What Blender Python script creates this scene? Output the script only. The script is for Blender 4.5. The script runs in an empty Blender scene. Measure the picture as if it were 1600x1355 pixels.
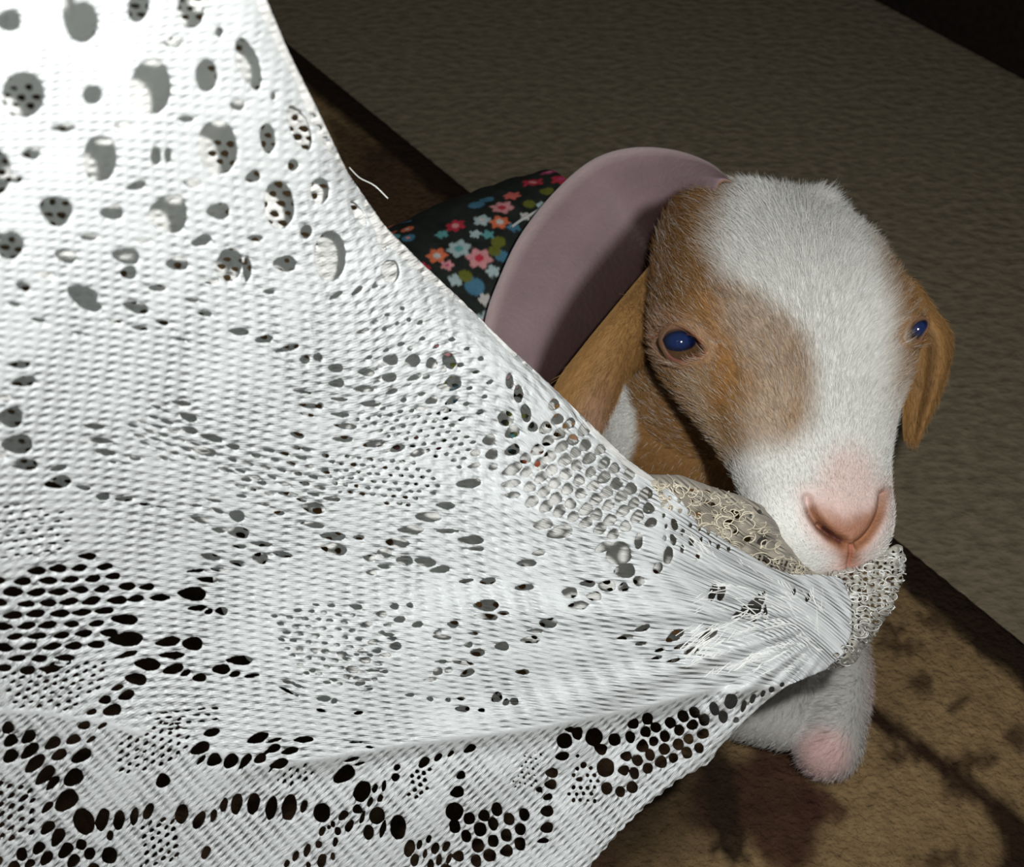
import bpy, bmesh, math, random
import numpy as np
from mathutils import Vector, Matrix

rng = np.random.default_rng(7)
random.seed(7)
S = bpy.context.scene
COL = S.collection

# ------------------------------------------------------------------ camera, light, exposure
W, H, FPX = 1600.0, 1355.0, 2200.0
CAM = np.array([0.0, 0.0, 0.54])
PITCH = math.radians(45.0)
AX = np.array([1.0, 0, 0])
AF = np.array([0, math.cos(PITCH), -math.sin(PITCH)])
AU = np.array([0, math.sin(PITCH), math.cos(PITCH)])

def at(px, py, d):
    px = np.asarray(px, float); py = np.asarray(py, float); d = np.asarray(d, float)
    return CAM + d[..., None] * (AF + ((px - W / 2) / FPX)[..., None] * AX - ((py - H / 2) / FPX)[..., None] * AU)

def proj(p):
    q = np.asarray(p, float) - CAM
    d = q @ AF
    return np.stack([W / 2 + FPX * (q @ AX) / d, H / 2 - FPX * (q @ AU) / d], -1), d

def on_floor(px, py, z=0.0):
    r = AF + (px - W / 2) / FPX * AX - (py - H / 2) / FPX * AU
    return CAM + r * ((z - CAM[2]) / r[2])

cd = bpy.data.cameras.new('camera')
cam = bpy.data.objects.new('camera', cd); COL.objects.link(cam)
cd.sensor_width = 36.0; cd.lens = FPX / W * 36.0
cd.clip_start = 0.01; cd.clip_end = 50
cam.matrix_world = Matrix(((AX[0], AU[0], -AF[0], CAM[0]), (AX[1], AU[1], -AF[1], CAM[1]), (AX[2], AU[2], -AF[2], CAM[2]), (0, 0, 0, 1)))
cd.dof.use_dof = True; cd.dof.focus_distance = 0.475; cd.dof.aperture_fstop = 26.0
S.camera = cam

world = bpy.data.worlds.new('room_light'); S.world = world; world.use_nodes = True
world.node_tree.nodes['Background'].inputs[0].default_value = (0.92, 0.97, 1.0, 1)
world.node_tree.nodes['Background'].inputs[1].default_value = 0.10

fl = bpy.data.lights.new('camera_flash', 'AREA'); fl.shape = 'RECTANGLE'; fl.size = 0.022; fl.size_y = 0.012
fl.energy = 2.45; fl.color = (1.0, 0.99, 0.97)
flo = bpy.data.objects.new('camera_flash', fl); COL.objects.link(flo)
fpos = CAM + 0.062 * AX + 0.055 * AU + 0.0 * AF
flo.matrix_world = Matrix(((AX[0], AU[0], -AF[0], fpos[0]), (AX[1], AU[1], -AF[1], fpos[1]), (AX[2], AU[2], -AF[2], fpos[2]), (0, 0, 0, 1)))

S.view_settings.view_transform = 'Standard'; S.view_settings.look = 'None'
S.view_settings.gamma = 1.0; S.view_settings.use_curve_mapping = False
S.view_settings.exposure = 0.0

# ------------------------------------------------------------------ helpers
def tag(o, label=None, cat=None, group=None, kind=None):
    if label: o['label'] = label
    if cat: o['category'] = cat
    if group: o['group'] = group
    if kind: o['kind'] = kind
    return o

def empty(name, loc):
    o = bpy.data.objects.new(name, None); COL.objects.link(o); o.location = loc
    o.empty_display_size = 0.02
    return o

def np_mesh(name, V, F, mat=None, parent=None, col=None, uv=None, smooth=True):
    """F: list of int arrays (n,k), any k."""
    me = bpy.data.meshes.new(name)
    V = np.asarray(V, np.float64)
    if parent is not None:
        V = V - np.array(parent_world(parent))
    me.vertices.add(len(V)); me.vertices.foreach_set('co', V.astype(np.float32).ravel())
    loops = np.concatenate([f.ravel() for f in F]).astype(np.int32)
    tot = np.concatenate([np.full(len(f), f.shape[1], np.int32) for f in F])
    st = np.concatenate([[0], np.cumsum(tot)[:-1]]).astype(np.int32)
    me.loops.add(len(loops)); me.loops.foreach_set('vertex_index', loops)
    me.polygons.add(len(tot)); me.polygons.foreach_set('loop_start', st); me.polygons.foreach_set('loop_total', tot)
    if smooth: me.polygons.foreach_set('use_smooth', np.ones(len(tot), bool))
    me.update(calc_edges=True); me.validate()
    if col is not None:
        a = me.attributes.new('col', 'FLOAT_COLOR', 'POINT')
        c = np.ones((len(V), 4), np.float32); c[:, :3] = col; a.data.foreach_set('color', c.ravel())
    if uv is not None:
        a = me.attributes.new('weave', 'FLOAT_VECTOR', 'POINT')
        a.data.foreach_set('vector', np.asarray(uv, np.float32).ravel())
    o = bpy.data.objects.new(name, me); COL.objects.link(o)
    if mat: me.materials.append(mat)
    if parent is not None: o.parent = parent
    return o

def parent_world(p):
    t = Vector((0, 0, 0))
    while p is not None:
        t = t + p.location; p = p.parent
    return t

def sstep(a, b, x):
    t = np.clip((x - a) / (b - a), 0, 1); return t * t * (3 - 2 * t)

def grid_faces(n, m, wrap=False):
    i, j = np.meshgrid(np.arange(n - 1), np.arange(m if wrap else m - 1), indexing='ij')
    j2 = (j + 1) % m
    return np.stack([i * m + j, i * m + j2, (i + 1) * m + j2, (i + 1) * m + j], -1).reshape(-1, 4)

def seg_dist(P, poly, closed=False):
    """unsigned distance to a polyline, points P (n,2)."""
    poly = np.asarray(poly, float)
    A = poly if closed else poly[:-1]
    B = np.roll(poly, -1, 0) if closed else poly[1:]
    best = np.full(len(P), 1e18)
    for a, b in zip(A, B):
        ab = b - a; L = max(ab @ ab, 1e-9)
        t = np.clip(((P - a) @ ab) / L, 0, 1)
        d = P - a - t[:, None] * ab
        best = np.minimum(best, (d * d).sum(1))
    return np.sqrt(best)

def poly_sd(P, poly):
    """signed distance, positive inside."""
    poly = np.asarray(poly, float)
    d = seg_dist(P, poly, True)
    ins = np.zeros(len(P), bool)
    x, y = P[:, 0], P[:, 1]
    j = len(poly) - 1
    for i in range(len(poly)):
        xi, yi = poly[i]; xj, yj = poly[j]
        c = (yi > y) != (yj > y)
        ins ^= c & (x < (xj - xi) * (y - yi) / (yj - yi + 1e-12) + xi)
        j = i
    return np.where(ins, d, -d)

class TPS:
    def __init__(self, pts, vals, reg=0.0):
        self.c = np.asarray(pts, float) / 1000.0
        n = len(self.c)
        K = self.k(self.c) + reg * np.eye(n)
        P = np.c_[np.ones(n), self.c]
        A = np.zeros((n + 3, n + 3)); A[:n, :n] = K; A[:n, n:] = P; A[n:, :n] = P.T
        self.w = np.linalg.solve(A, np.r_[np.asarray(vals, float), 0, 0, 0])
    def k(self, Q):
        r2 = ((Q[:, None, :] - self.c[None]) ** 2).sum(-1)
        return 0.5 * r2 * np.log(r2 + 1e-12)
    def __call__(self, P):
        P = np.asarray(P, float) / 1000.0
        out = np.empty(len(P))
        for s in range(0, len(P), 100000):
            Q = P[s:s + 100000]
            out[s:s + 100000] = self.k(Q) @ self.w[:-3] + self.w[-3] + Q @ self.w[-2:]
        return out

def resample(pts, n):
    pts = np.asarray(pts, float)
    # Catmull-Rom through the points, then n samples evenly spread
    p = np.vstack([2 * pts[0] - pts[1], pts, 2 * pts[-1] - pts[-2]])
    out = []
    for i in range(1, len(p) - 2):
        t = np.linspace(0, 1, 16, endpoint=False)[:, None]
        a, b, c, d = p[i - 1], p[i], p[i + 1], p[i + 2]
        out.append(0.5 * (2 * b + (c - a) * t + (2 * a - 5 * b + 4 * c - d) * t ** 2 + (3 * b - a - 3 * c + d) * t ** 3))
    q = np.vstack(out + [pts[-1:]])
    L = np.r_[0, np.cumsum(np.linalg.norm(np.diff(q, axis=0), axis=1))]
    u = np.linspace(0, L[-1], n)
    return np.stack([np.interp(u, L, q[:, k]) for k in range(q.shape[1])], -1)

def noise2(x, y, seed=0, octaves=3, base=1.0):
    """smooth pseudo noise in -1..1 from sums of rotated sines."""
    r = np.random.default_rng(seed)
    out = 0.0; amp = 1.0; tot = 0.0
    for o in range(octaves):
        for k in range(4):
            a = r.uniform(0, 2 * np.pi); f = base * 2 ** o * r.uniform(.7, 1.4); ph = r.uniform(0, 6.28)
            out = out + amp * np.sin(f * (x * np.cos(a) + y * np.sin(a)) + ph + 1.3 * np.sin(f * .6 * (y * np.cos(a) - x * np.sin(a)) + ph * 2))
        tot += amp * 2.2; amp *= .55
    return np.clip(out / tot, -1, 1)

def tube(pts, rad, nseg=5):
    """one closed tube along pts; returns V, F list."""
    pts = np.asarray(pts, float); n = len(pts)
    T = np.gradient(pts, axis=0); T /= np.linalg.norm(T, axis=1)[:, None] + 1e-12
    ref = np.array([0.31, 0.22, 0.93])
    A = np.cross(T, ref); A /= np.linalg.norm(A, axis=1)[:, None] + 1e-12
    B = np.cross(T, A)
    ph = np.linspace(0, 2 * np.pi, nseg, endpoint=False)
    rad = np.broadcast_to(np.asarray(rad, float), (n,))
    V = pts[:, None] + rad[:, None, None] * (np.cos(ph)[None, :, None] * A[:, None] + np.sin(ph)[None, :, None] * B[:, None])
    return V.reshape(-1, 3), grid_faces(n, nseg, True)

# ------------------------------------------------------------------ materials
def new_mat(name):
    m = bpy.data.materials.new(name); m.use_nodes = True
    nt = m.node_tree; b = nt.nodes['Principled BSDF']
    return m, nt, b

def link(nt, a, b): nt.links.new(a, b)

def attr_mat(name, rough=0.6, spec=0.3, sheen=0.0, noise=0.0, nscale=300.0, bump=0.0, bscale=800.0, sss=0.0):
    m, nt, b = new_mat(name)
    a = nt.nodes.new('ShaderNodeAttribute'); a.attribute_name = 'col'
    src = a.outputs['Color']
    if noise:
        t = nt.nodes.new('ShaderNodeTexNoise'); t.inputs['Scale'].default_value = nscale; t.inputs['Detail'].default_value = 4
        tc = nt.nodes.new('ShaderNodeTexCoord'); link(nt, tc.outputs['Object'], t.inputs['Vector'])
        mr = nt.nodes.new('ShaderNodeMapRange'); mr.inputs['To Min'].default_value = 1 - noise; mr.inputs['To Max'].default_value = 1 + noise
        mr.inputs['From Min'].default_value = .25; mr.inputs['From Max'].default_value = .75
        link(nt, t.outputs['Fac'], mr.inputs['Value'])
        vm = nt.nodes.new('ShaderNodeVectorMath'); vm.operation = 'SCALE'
        link(nt, src, vm.inputs[0]); link(nt, mr.outputs['Result'], vm.inputs['Scale']); src = vm.outputs[0]
    link(nt, src, b.inputs['Base Color'])
    b.inputs['Roughness'].default_value = rough; b.inputs['Specular IOR Level'].default_value = spec
    b.inputs['Sheen Weight'].default_value = sheen
    if sss:
        b.inputs['Subsurface Weight'].default_value = sss; b.inputs['Subsurface Radius'].default_value = (.004, .0015, .001)
        b.inputs['Subsurface Scale'].default_value = 1.0
    if bump:
        t2 = nt.nodes.new('ShaderNodeTexNoise'); t2.inputs['Scale'].default_value = bscale; t2.inputs['Detail'].default_value = 3
        tc2 = nt.nodes.new('ShaderNodeTexCoord'); link(nt, tc2.outputs['Object'], t2.inputs['Vector'])
        bp = nt.nodes.new('ShaderNodeBump'); bp.inputs['Distance'].default_value = bump; bp.inputs['Strength'].default_value = 1.0
        link(nt, t2.outputs['Fac'], bp.inputs['Height']); link(nt, bp.outputs['Normal'], b.inputs['Normal'])
    return m

def lace_mat(name, base, rough=0.38):
    m, nt, b = new_mat(name)
    a = nt.nodes.new('ShaderNodeAttribute'); a.attribute_name = 'weave'
    sx = nt.nodes.new('ShaderNodeSeparateXYZ'); link(nt, a.outputs['Vector'], sx.inputs[0])
    def math_(op, x, y=None, z=None):
        n = nt.nodes.new('ShaderNodeMath'); n.operation = op
        for k, v in enumerate((x, y, z)):
            if v is None: continue
            if isinstance(v, (int, float)): n.inputs[k].default_value = v
            else: link(nt, v, n.inputs[k])
        return n.outputs[0]
    s, t = sx.outputs['X'], sx.outputs['Y']
    nz = nt.nodes.new('ShaderNodeTexNoise'); nz.inputs['Scale'].default_value = 0.05; nz.inputs['Detail'].default_value = 3
    link(nt, a.outputs['Vector'], nz.inputs['Vector'])
    wob = math_('MULTIPLY', nz.outputs['Fac'], 3.2)
    row = math_('SINE', math_('ADD', math_('MULTIPLY', t, 2 * math.pi / 7.8), wob))
    colw = math_('SINE', math_('ADD', math_('MULTIPLY', s, 2 * math.pi / 21.0), math_('MULTIPLY', nz.outputs['Fac'], 5.0)))
    # threads lean to and fro from one pillar to the next
    lean = math_('SINE', math_('ADD', math_('ADD', math_('MULTIPLY', t, 2 * math.pi / 7.8), wob), math_('MULTIPLY', s, 2 * math.pi / 21.0)))
    hgt = math_('ADD', math_('MULTIPLY', row, .60), math_('MULTIPLY', lean, .32))
    hgt = math_('MULTIPLY', hgt, math_('ADD', math_('MULTIPLY', colw, .35), .75))
    fine = math_('SINE', math_('ADD', math_('MULTIPLY', t, 2.7), math_('MULTIPLY', s, 0.5)))
    hgt = math_('ADD', hgt, math_('MULTIPLY', fine, .08))
    hgt = math_('ADD', hgt, math_('MULTIPLY', colw, .35))
    nz2 = nt.nodes.new('ShaderNodeTexNoise'); nz2.inputs['Scale'].default_value = 0.013; nz2.inputs['Detail'].default_value = 3
    link(nt, a.outputs['Vector'], nz2.inputs['Vector'])
    mr2 = nt.nodes.new('ShaderNodeMapRange'); mr2.inputs['From Min'].default_value = .36; mr2.inputs['From Max'].default_value = .64
    mr2.inputs['To Min'].default_value = .42; mr2.inputs['To Max'].default_value = 1.25
    link(nt, nz2.outputs['Fac'], mr2.inputs['Value'])
    hgt = math_('MULTIPLY', hgt, mr2.outputs[0])
    fib = nt.nodes.new('ShaderNodeTexNoise'); fib.inputs['Scale'].default_value = 1.0; fib.inputs['Detail'].default_value = 3
    mpf = nt.nodes.new('ShaderNodeMapping'); mpf.inputs['Scale'].default_value = (.10, .55, 1)
    link(nt, a.outputs['Vector'], mpf.inputs['Vector']); link(nt, mpf.outputs[0], fib.inputs['Vector'])
    hgt = math_('ADD', hgt, math_('MULTIPLY', fib.outputs['Fac'], .9))
    hgt = math_('MULTIPLY', hgt, sx.outputs['Z'])
    bp = nt.nodes.new('ShaderNodeBump'); bp.inputs['Distance'].default_value = 0.00060; bp.inputs['Strength'].default_value = 1.0
    link(nt, hgt, bp.inputs['Height']); link(nt, bp.outputs['Normal'], b.inputs['Normal'])
    b.inputs['Base Color'].default_value = (*base, 1)
    b.inputs['Roughness'].default_value = rough
    b.inputs['Specular IOR Level'].default_value = 0.6
    b.inputs['Sheen Weight'].default_value = 0.12
    tr = nt.nodes.new('ShaderNodeBsdfTranslucent'); tr.inputs['Color'].default_value = (*base, 1)
    mx = nt.nodes.new('ShaderNodeMixShader'); mx.inputs[0].default_value = 0.30
    link(nt, b.outputs[0], mx.inputs[1]); link(nt, tr.outputs[0], mx.inputs[2])
    link(nt, mx.outputs[0], nt.nodes['Material Output'].inputs['Surface'])
    return m

def plain(name, col, rough=0.5, spec=0.5, noise=0.0, nscale=200.0, bump=0.0, stretch=None, coat=0.0):
    m, nt, b = new_mat(name)
    b.inputs['Base Color'].default_value = (*col, 1); b.inputs['Roughness'].default_value = rough
    b.inputs['Specular IOR Level'].default_value = spec; b.inputs['Coat Weight'].default_value = coat
    if noise or bump:
        tc = nt.nodes.new('ShaderNodeTexCoord'); mp = nt.nodes.new('ShaderNodeMapping')
        if stretch: mp.inputs['Scale'].default_value = stretch
        link(nt, tc.outputs['Object'], mp.inputs['Vector'])
        t = nt.nodes.new('ShaderNodeTexNoise'); t.inputs['Scale'].default_value = nscale; t.inputs['Detail'].default_value = 5
        link(nt, mp.outputs[0], t.inputs['Vector'])
        cr = nt.nodes.new('ShaderNodeMapRange'); cr.inputs['From Min'].default_value = .3; cr.inputs['From Max'].default_value = .7
        cr.inputs['To Min'].default_value = 1 - noise; cr.inputs['To Max'].default_value = 1 + noise
        link(nt, t.outputs['Fac'], cr.inputs['Value'])
        vm = nt.nodes.new('ShaderNodeVectorMath'); vm.operation = 'SCALE'; vm.inputs[0].default_value = col
        link(nt, cr.outputs[0], vm.inputs['Scale']); link(nt, vm.outputs[0], b.inputs['Base Color'])
        if bump:
            bp = nt.nodes.new('ShaderNodeBump'); bp.inputs['Distance'].default_value = bump
            link(nt, t.outputs['Fac'], bp.inputs['Height']); link(nt, bp.outputs[0], b.inputs['Normal'])
    return m

M_LACE = lace_mat('white_lace', (0.915, 0.955, 0.96), 0.27)
M_LACEB = lace_mat('lace_back', (0.90, 0.90, 0.87), 0.5)
M_CREAM_SHADE = lace_mat('shaded_cream_lace', (0.52, 0.475, 0.39), 0.5)  # beige of damp plus shade and brown fur bounce in the base colour
M_TUFT = lace_mat('damp_shaded_lace', (0.62, 0.60, 0.53), 0.45)  # damp tone plus the shade beside the chin, in the base colour
M_THREAD = plain('lace_thread', (0.72, 0.66, 0.52), 0.45, 0.5)
M_WTHREAD = plain('white_thread', (0.82, 0.83, 0.80), 0.4, 0.5)
M_SKIN = attr_mat('goat_skin', rough=0.55, spec=0.25, noise=.10, nscale=500, bump=.0004, bscale=900, sss=0.0)
M_EAR = attr_mat('ear_skin', rough=0.6, spec=0.2, noise=.06, nscale=90, bump=.0003, bscale=500, sss=0.25)
M_FUR = attr_mat('fur_hair', rough=0.55, spec=0.25)
M_COAT = attr_mat('floral_cotton', rough=0.8, spec=0.1, noise=.12, nscale=700, bump=.0003, bscale=1800)
M_CARPET = plain('carpet_pile', (0.176, 0.148, 0.100), 0.95, 0.05, noise=.22, nscale=150, bump=.003, stretch=(.75, 1.15, 1))
M_RUG = attr_mat('rug_pile', rough=0.95, spec=0.05, noise=.25, nscale=160, bump=.003, bscale=350)
M_WOOD = plain('dark_wood', (0.012, 0.008, 0.006), 0.5, 0.25, noise=.3, nscale=20, stretch=(1, 12, 12))
M_WALL = plain('wall_paint', (0.30, 0.26, 0.2), 0.9, 0.1, noise=.06, nscale=30)

# ------------------------------------------------------------------ setting: carpet, wall, baseboard
fv = np.array([[-1.6, -0.8, 0], [1.9, -0.8, 0], [1.9, 2.6, 0], [-1.6, 2.6, 0]])
n = 40
gx, gy = np.meshgrid(np.linspace(-1.6, 1.9, n), np.linspace(-0.8, 2.4, n), indexing='ij')
fo = np_mesh('floor', np.stack([gx, gy, 0 * gx], -1).reshape(-1, 3), [grid_faces(n, n)], M_CARPET)
tag(fo, 'plain olive brown carpet on the floor behind the kid', kind='structure')

wa = on_floor(1352, -4); wb = on_floor(1640, 150)
wd = (wb - wa)[:2]; wd /= np.linalg.norm(wd); wn = np.array([-wd[1], wd[0]])
if wn @ wa[:2] < 0: wn = -wn
def wall_box(name, a, b, off0, off1, z0, z1, mat, bev=0.0):
    c = []
    for s in (a, b):
        for o in (off0, off1):
            p = wa[:2] + wd * s + wn * o
            for z in (z0, z1): c.append([p[0], p[1], z])
    bm = bmesh.new(); vs = [bm.verts.new(v) for v in c]
    for f in ((0, 1, 3, 2), (4, 6, 7, 5), (0, 4, 5, 1), (2, 3, 7, 6), (1, 5, 7, 3), (0, 2, 6, 4)): bm.faces.new([vs[i] for i in f])
    bmesh.ops.recalc_face_normals(bm, faces=bm.faces)
    if bev: bmesh.ops.bevel(bm, geom=bm.edges[:], offset=bev, segments=2, affect='EDGES')
    me = bpy.data.meshes.new(name); bm.to_mesh(me); bm.free(); me.materials.append(mat)
    o = bpy.data.objects.new(name, me); COL.objects.link(o); return o
tag(wall_box('wall_back', -1.6, 1.4, 0.02, 0.06, 0, 1.4, M_WALL), kind='structure')
bb = tag(wall_box('baseboard_back', -1.6, 1.4, 0.0, 0.0198, 0.0, 0.16, M_WOOD, .003), 'dark wooden board along the far edge of the carpet', kind='structure')

# ------------------------------------------------------------------ rug
RZ = 0.007
e0 = on_floor(456, 64, RZ)[:2]; e1 = on_floor(1595, 987, RZ)[:2]
rd = (e1 - e0) / np.linalg.norm(e1 - e0); rn = np.array([rd[1], -rd[0]])
if rn @ (np.zeros(2) - e0) < 0: rn = -rn
def rug_st(p): q = np.asarray(p)[..., :2] - e0; return np.stack([q @ rd, q @ rn], -1)
def rug_px(px, py): return rug_st(on_floor(px, py, RZ))
s_lo, s_hi = -0.35, 1.25
us = np.arange(s_lo, s_hi, 0.004); vs_ = np.arange(0, 0.80, 0.004)
UU, VV = np.meshgrid(us, vs_, indexing='ij')
P2 = e0 + UU[..., None] * rd + VV[..., None] * rn
st = np.stack([UU, VV], -1).reshape(-1, 2)
bandw = np.interp(st[:, 0], [rug_px(500, 110)[0], rug_px(1520, 1000)[0]], [rug_px(560, 215)[1] * 1.0, rug_px(1500, 1010)[1]])
bandw = 0.5 * (rug_px(600, 232)[1] + rug_px(1500, 1003)[1]) + 0 * st[:, 0]
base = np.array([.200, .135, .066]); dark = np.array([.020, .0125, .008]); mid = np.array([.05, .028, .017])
rc = np.tile(base, (len(st), 1))
rc *= (1 + .18 * noise2(st[:, 0] * 40, st[:, 1] * 40, 3))[:, None]
def rug_blend(mask, c):
    global rc
    rc = rc * (1 - mask[:, None]) + np.asarray(c) * mask[:, None]
wob = .0025 * noise2(st[:, 0] * 120, st[:, 1] * 120, 5)
def blob(px, py, w, h, c, rot=0.0, k=1.0):
    c0 = rug_px(px, py); ex = rug_px(px + w / 2 * math.cos(rot), py + w / 2 * math.sin(rot)) - c0; ey = rug_px(px - h / 2 * math.sin(rot), py + h / 2 * math.cos(rot)) - c0
    A = np.linalg.inv(np.stack([ex, ey], 1)); q = (st - c0) @ A.T
    ang = np.arctan2(q[:, 1], q[:, 0])
    r = np.hypot(q[:, 0], q[:, 1]) + .18 * np.sin(3 * ang + px) + .12 * np.sin(5 * ang + py)
    rug_blend(k * sstep(1.15, .8, r), c)
def vine(pts, w, c, k=1.0):
    q = np.array([rug_px(*p) for p in pts]); q = resample(q, 30)
    d = seg_dist(st, q) + wob
    rug_blend(k * sstep(w * 1.3, w * .6, d), c)
vine([(1350, 1110), (1400, 1145), (1450, 1180), (1510, 1225), (1560, 1265), (1620, 1320)], .0042, mid * .55)
vine([(1450, 1185), (1490, 1195), (1540, 1180)], .0028, mid * .8, .7)
vine([(1385, 1180), (1430, 1185), (1465, 1190)], .0035, mid * .7, .8)
vine([(1480, 1240), (1530, 1245), (1560, 1270)], .0035, mid * .7, .8)
vine([(1560, 1265), (1590, 1320), (1585, 1380)], .008, mid * .55)
for b_ in ((1408, 1012, 75, 26, .1), (1440, 1068, 44, 34, .2), (1395, 985, 40, 22, .3), (1500, 1100, 60, 20, -.4), (1590, 1155, 44, 46, 0), (1470, 1345, 90, 30, -.2), (1540, 1190, 50, 18, -.3), (1455, 975, 50, 18, .5)):
    blob(b_[0], b_[1], b_[2], b_[3], mid * .75, b_[4], .75)
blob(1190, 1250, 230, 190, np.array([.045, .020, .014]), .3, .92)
vine([(1115, 1180), (1130, 1250), (1150, 1330)], .006, dark, .9)
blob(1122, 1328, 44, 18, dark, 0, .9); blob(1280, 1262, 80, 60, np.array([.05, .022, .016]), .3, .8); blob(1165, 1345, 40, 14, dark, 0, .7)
blob(640, 330, 260, 130, mid, .6, .85); blob(560, 240, 120, 60, mid, .8, .7)
blob(250, 1150, 1500, 1100, dark, .2, .93)  # curtain's shade behind the lace holes, put into the rug colour
r2 = np.random.default_rng(3)
for k in range(170):     # the same motifs go on over the part hidden by kid and curtain
    c0 = np.array([r2.uniform(s_lo, s_hi), r2.uniform(bandw[0] + .02, .78)])
    pp, _ = proj(np.r_[e0 + c0[0] * rd + c0[1] * rn, RZ])
    if 1020 < pp[0] < 1640 and 880 < pp[1] < 1400: continue
    rr = r2.uniform(.012, .04); q = (st - c0) / rr
    ang = np.arctan2(q[:, 1], q[:, 0]); r = np.hypot(q[:, 0], q[:, 1]) + .25 * np.sin(4 * ang + k)
    rug_blend(.8 * sstep(1.15, .8, r), mid)
rug_blend(sstep(bandw + .003, bandw - .003, st[:, 1] + wob), dark)
nu, nv = len(us), len(vs_)
edge = np.minimum.reduce([st[:, 1], UU.ravel() - us[0], us[-1] - UU.ravel()])
zz = RZ * np.sqrt(np.clip(edge / .006, 0, 1)) + .0006
V = np.c_[P2.reshape(-1, 2), zz + .0004 * noise2(st[:, 0] * 900, st[:, 1] * 900, 9, 1)]
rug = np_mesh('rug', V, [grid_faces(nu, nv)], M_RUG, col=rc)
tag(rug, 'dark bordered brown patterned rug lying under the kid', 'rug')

# ------------------------------------------------------------------ goat kid
def P(px, py, d): return at(np.array(px), np.array(py), np.array(d))
nose0 = P(1328, 850, .485); poll0 = P(1244, 292, .565)
ax_a = nose0 - poll0; HL = np.linalg.norm(ax_a); ax_a /= HL
cdir = -AF
nn = cdir - (cdir @ ax_a) * ax_a; nn /= np.linalg.norm(nn)
rr_ = np.cross(nn, ax_a); rr_ /= np.linalg.norm(rr_)
if rr_ @ AX < 0: rr_ = -rr_
YAW = math.radians(12.5)
ax_n = math.cos(YAW) * nn + math.sin(YAW) * rr_
ax_r = math.cos(YAW) * rr_ - math.sin(YAW) * nn
def head(s, r, n): return poll0 + np.asarray(s)[..., None] * ax_a + np.asarray(r)[..., None] * ax_r + np.asarray(n)[..., None] * ax_n
def to_head(p): q = np.asarray(p) - poll0; return q @ ax_a, q @ ax_r, q @ ax_n

# section table in mm: s, dorsal, ventral, half width
SEC = np.array([
    (-34, -52, -66, 9), (-28, -40, -72, 21), (-16, -18, -80, 37), (-4, -11, -82, 42), (10, -2.5, -82, 46), (28, 4.5, -82, 49), (45, 6, -80, 52.5),
    (58, 4.5, -77, 53), (72, 1.5, -71, 47.5), (86, -.5, -64, 40), (100, -1.5, -57, 34.5), (114, -2, -51, 30.5), (127, -2, -47, 28.3),
    (138, -1.5, -45, 27.5), (147, -3, -43, 25.5), (153, -6, -40, 21.5), (158, -11, -37, 15), (160.5, -18, -32, 8)], float)
SEC[:, 0] *= HL * 1000 / 158.0
ss = np.linspace(SEC[0, 0], SEC[-1, 0], 90)
def cr(k):
    y = np.interp(ss, SEC[:, 0], SEC[:, k])
    for _ in range(3): y[1:-1] = .25 * y[:-2] + .5 * y[1:-1] + .25 * y[2:]
    return y
dor, ven, hw = cr(1), cr(2), cr(3)
ph = np.linspace(0, 2 * np.pi, 64, endpoint=False)
HV = []
for s, d, v, h in zip(ss, dor, ven, hw):
    sn, cs = np.sin(ph), np.cos(ph)
    zc = v + (d - v) * .60
    mz = sstep(80, 130, s)
    up = np.sign(sn) * np.abs(sn) ** (.76 + .22 * mz)
    nz_ = np.where(sn > 0, zc + (d - zc) * up, zc + (zc - v) * up)
    low = np.clip(-sn, 0, 1)
    x = h * np.sign(cs) * np.abs(cs) ** .92 * (1 - (.30 - .12 * mz) * low ** 1.5)
    HV.append(head(np.full(64, s) / 1000, x / 1000, nz_ / 1000))
HV = np.array(HV)
parts = []
def add_loft(R):
    n_, m_ = R.shape[:2]
    V_ = R.reshape(-1, 3); F_ = grid_faces(n_, m_, True)
    V_ = np.vstack([V_, R[0].mean(0), R[-1].mean(0)])
    j = np.arange(m_); j2 = (j + 1) % m_
    t1 = np.stack([np.full(m_, n_ * m_), j2, j], 1); t2 = np.stack([np.full(m_, n_ * m_ + 1), (n_ - 1) * m_ + j, (n_ - 1) * m_ + j2], 1)
    parts.append((V_, F_, np.vstack([t1, t2])))
add_loft(HV)
def add_limb(pts, rad, n_=30, flat=None):
    q = resample(np.c_[np.array(pts), np.array(rad)], n_)
    c, r = q[:, :3], q[:, 3]
    # round caps
    T0 = c[0] - c[1]; T0 /= np.linalg.norm(T0); T1 = c[-1] - c[-2]; T1 /= np.linalg.norm(T1)
    a = np.linspace(0, np.pi / 2, 6)[1:]
    c = np.vstack([[c[0] + T0 * r[0] * math.sin(t) for t in a[::-1]], c, [c[-1] + T1 * r[-1] * math.sin(t) for t in a]])
    r = np.r_[[r[0] * max(math.cos(t), .03) for t in a[::-1]], r, [r[-1] * max(math.cos(t), .03) for t in a]]
    V_, F_ = tube(c, r, 28)
    add_loft(V_.reshape(len(c), 28, 3))
# neck, trunk
nb = head(.012, 0.0, -.052)
TR = [P(1030, 470, .715), P(960, 485, .715), P(880, 515, .71), P(790, 560, .70), P(700, 605, .69), P(610, 650, .68), P(540, 690, .675)]
TRr = [.058, .070, .0755, .078, .078, .074, .058]
add_limb([nb, P(1130, 560, .655), P(1080, 560, .70), P(1000, 480, .715)], [.028, .042, .050, .060])
add_limb([head(.035, -.004, -.050), P(1072, 650, .632), P(1030, 620, .69)], [.026, .041, .05])
add_limb(TR, TRr, 40)
add_limb([P(1130, 470, .66), P(1110, 640, .675), P(1150, 820, .66), P(1190, 980, .63), P(1195, 1060, .612)], [.040, .048, .046, .036, .025])
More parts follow.
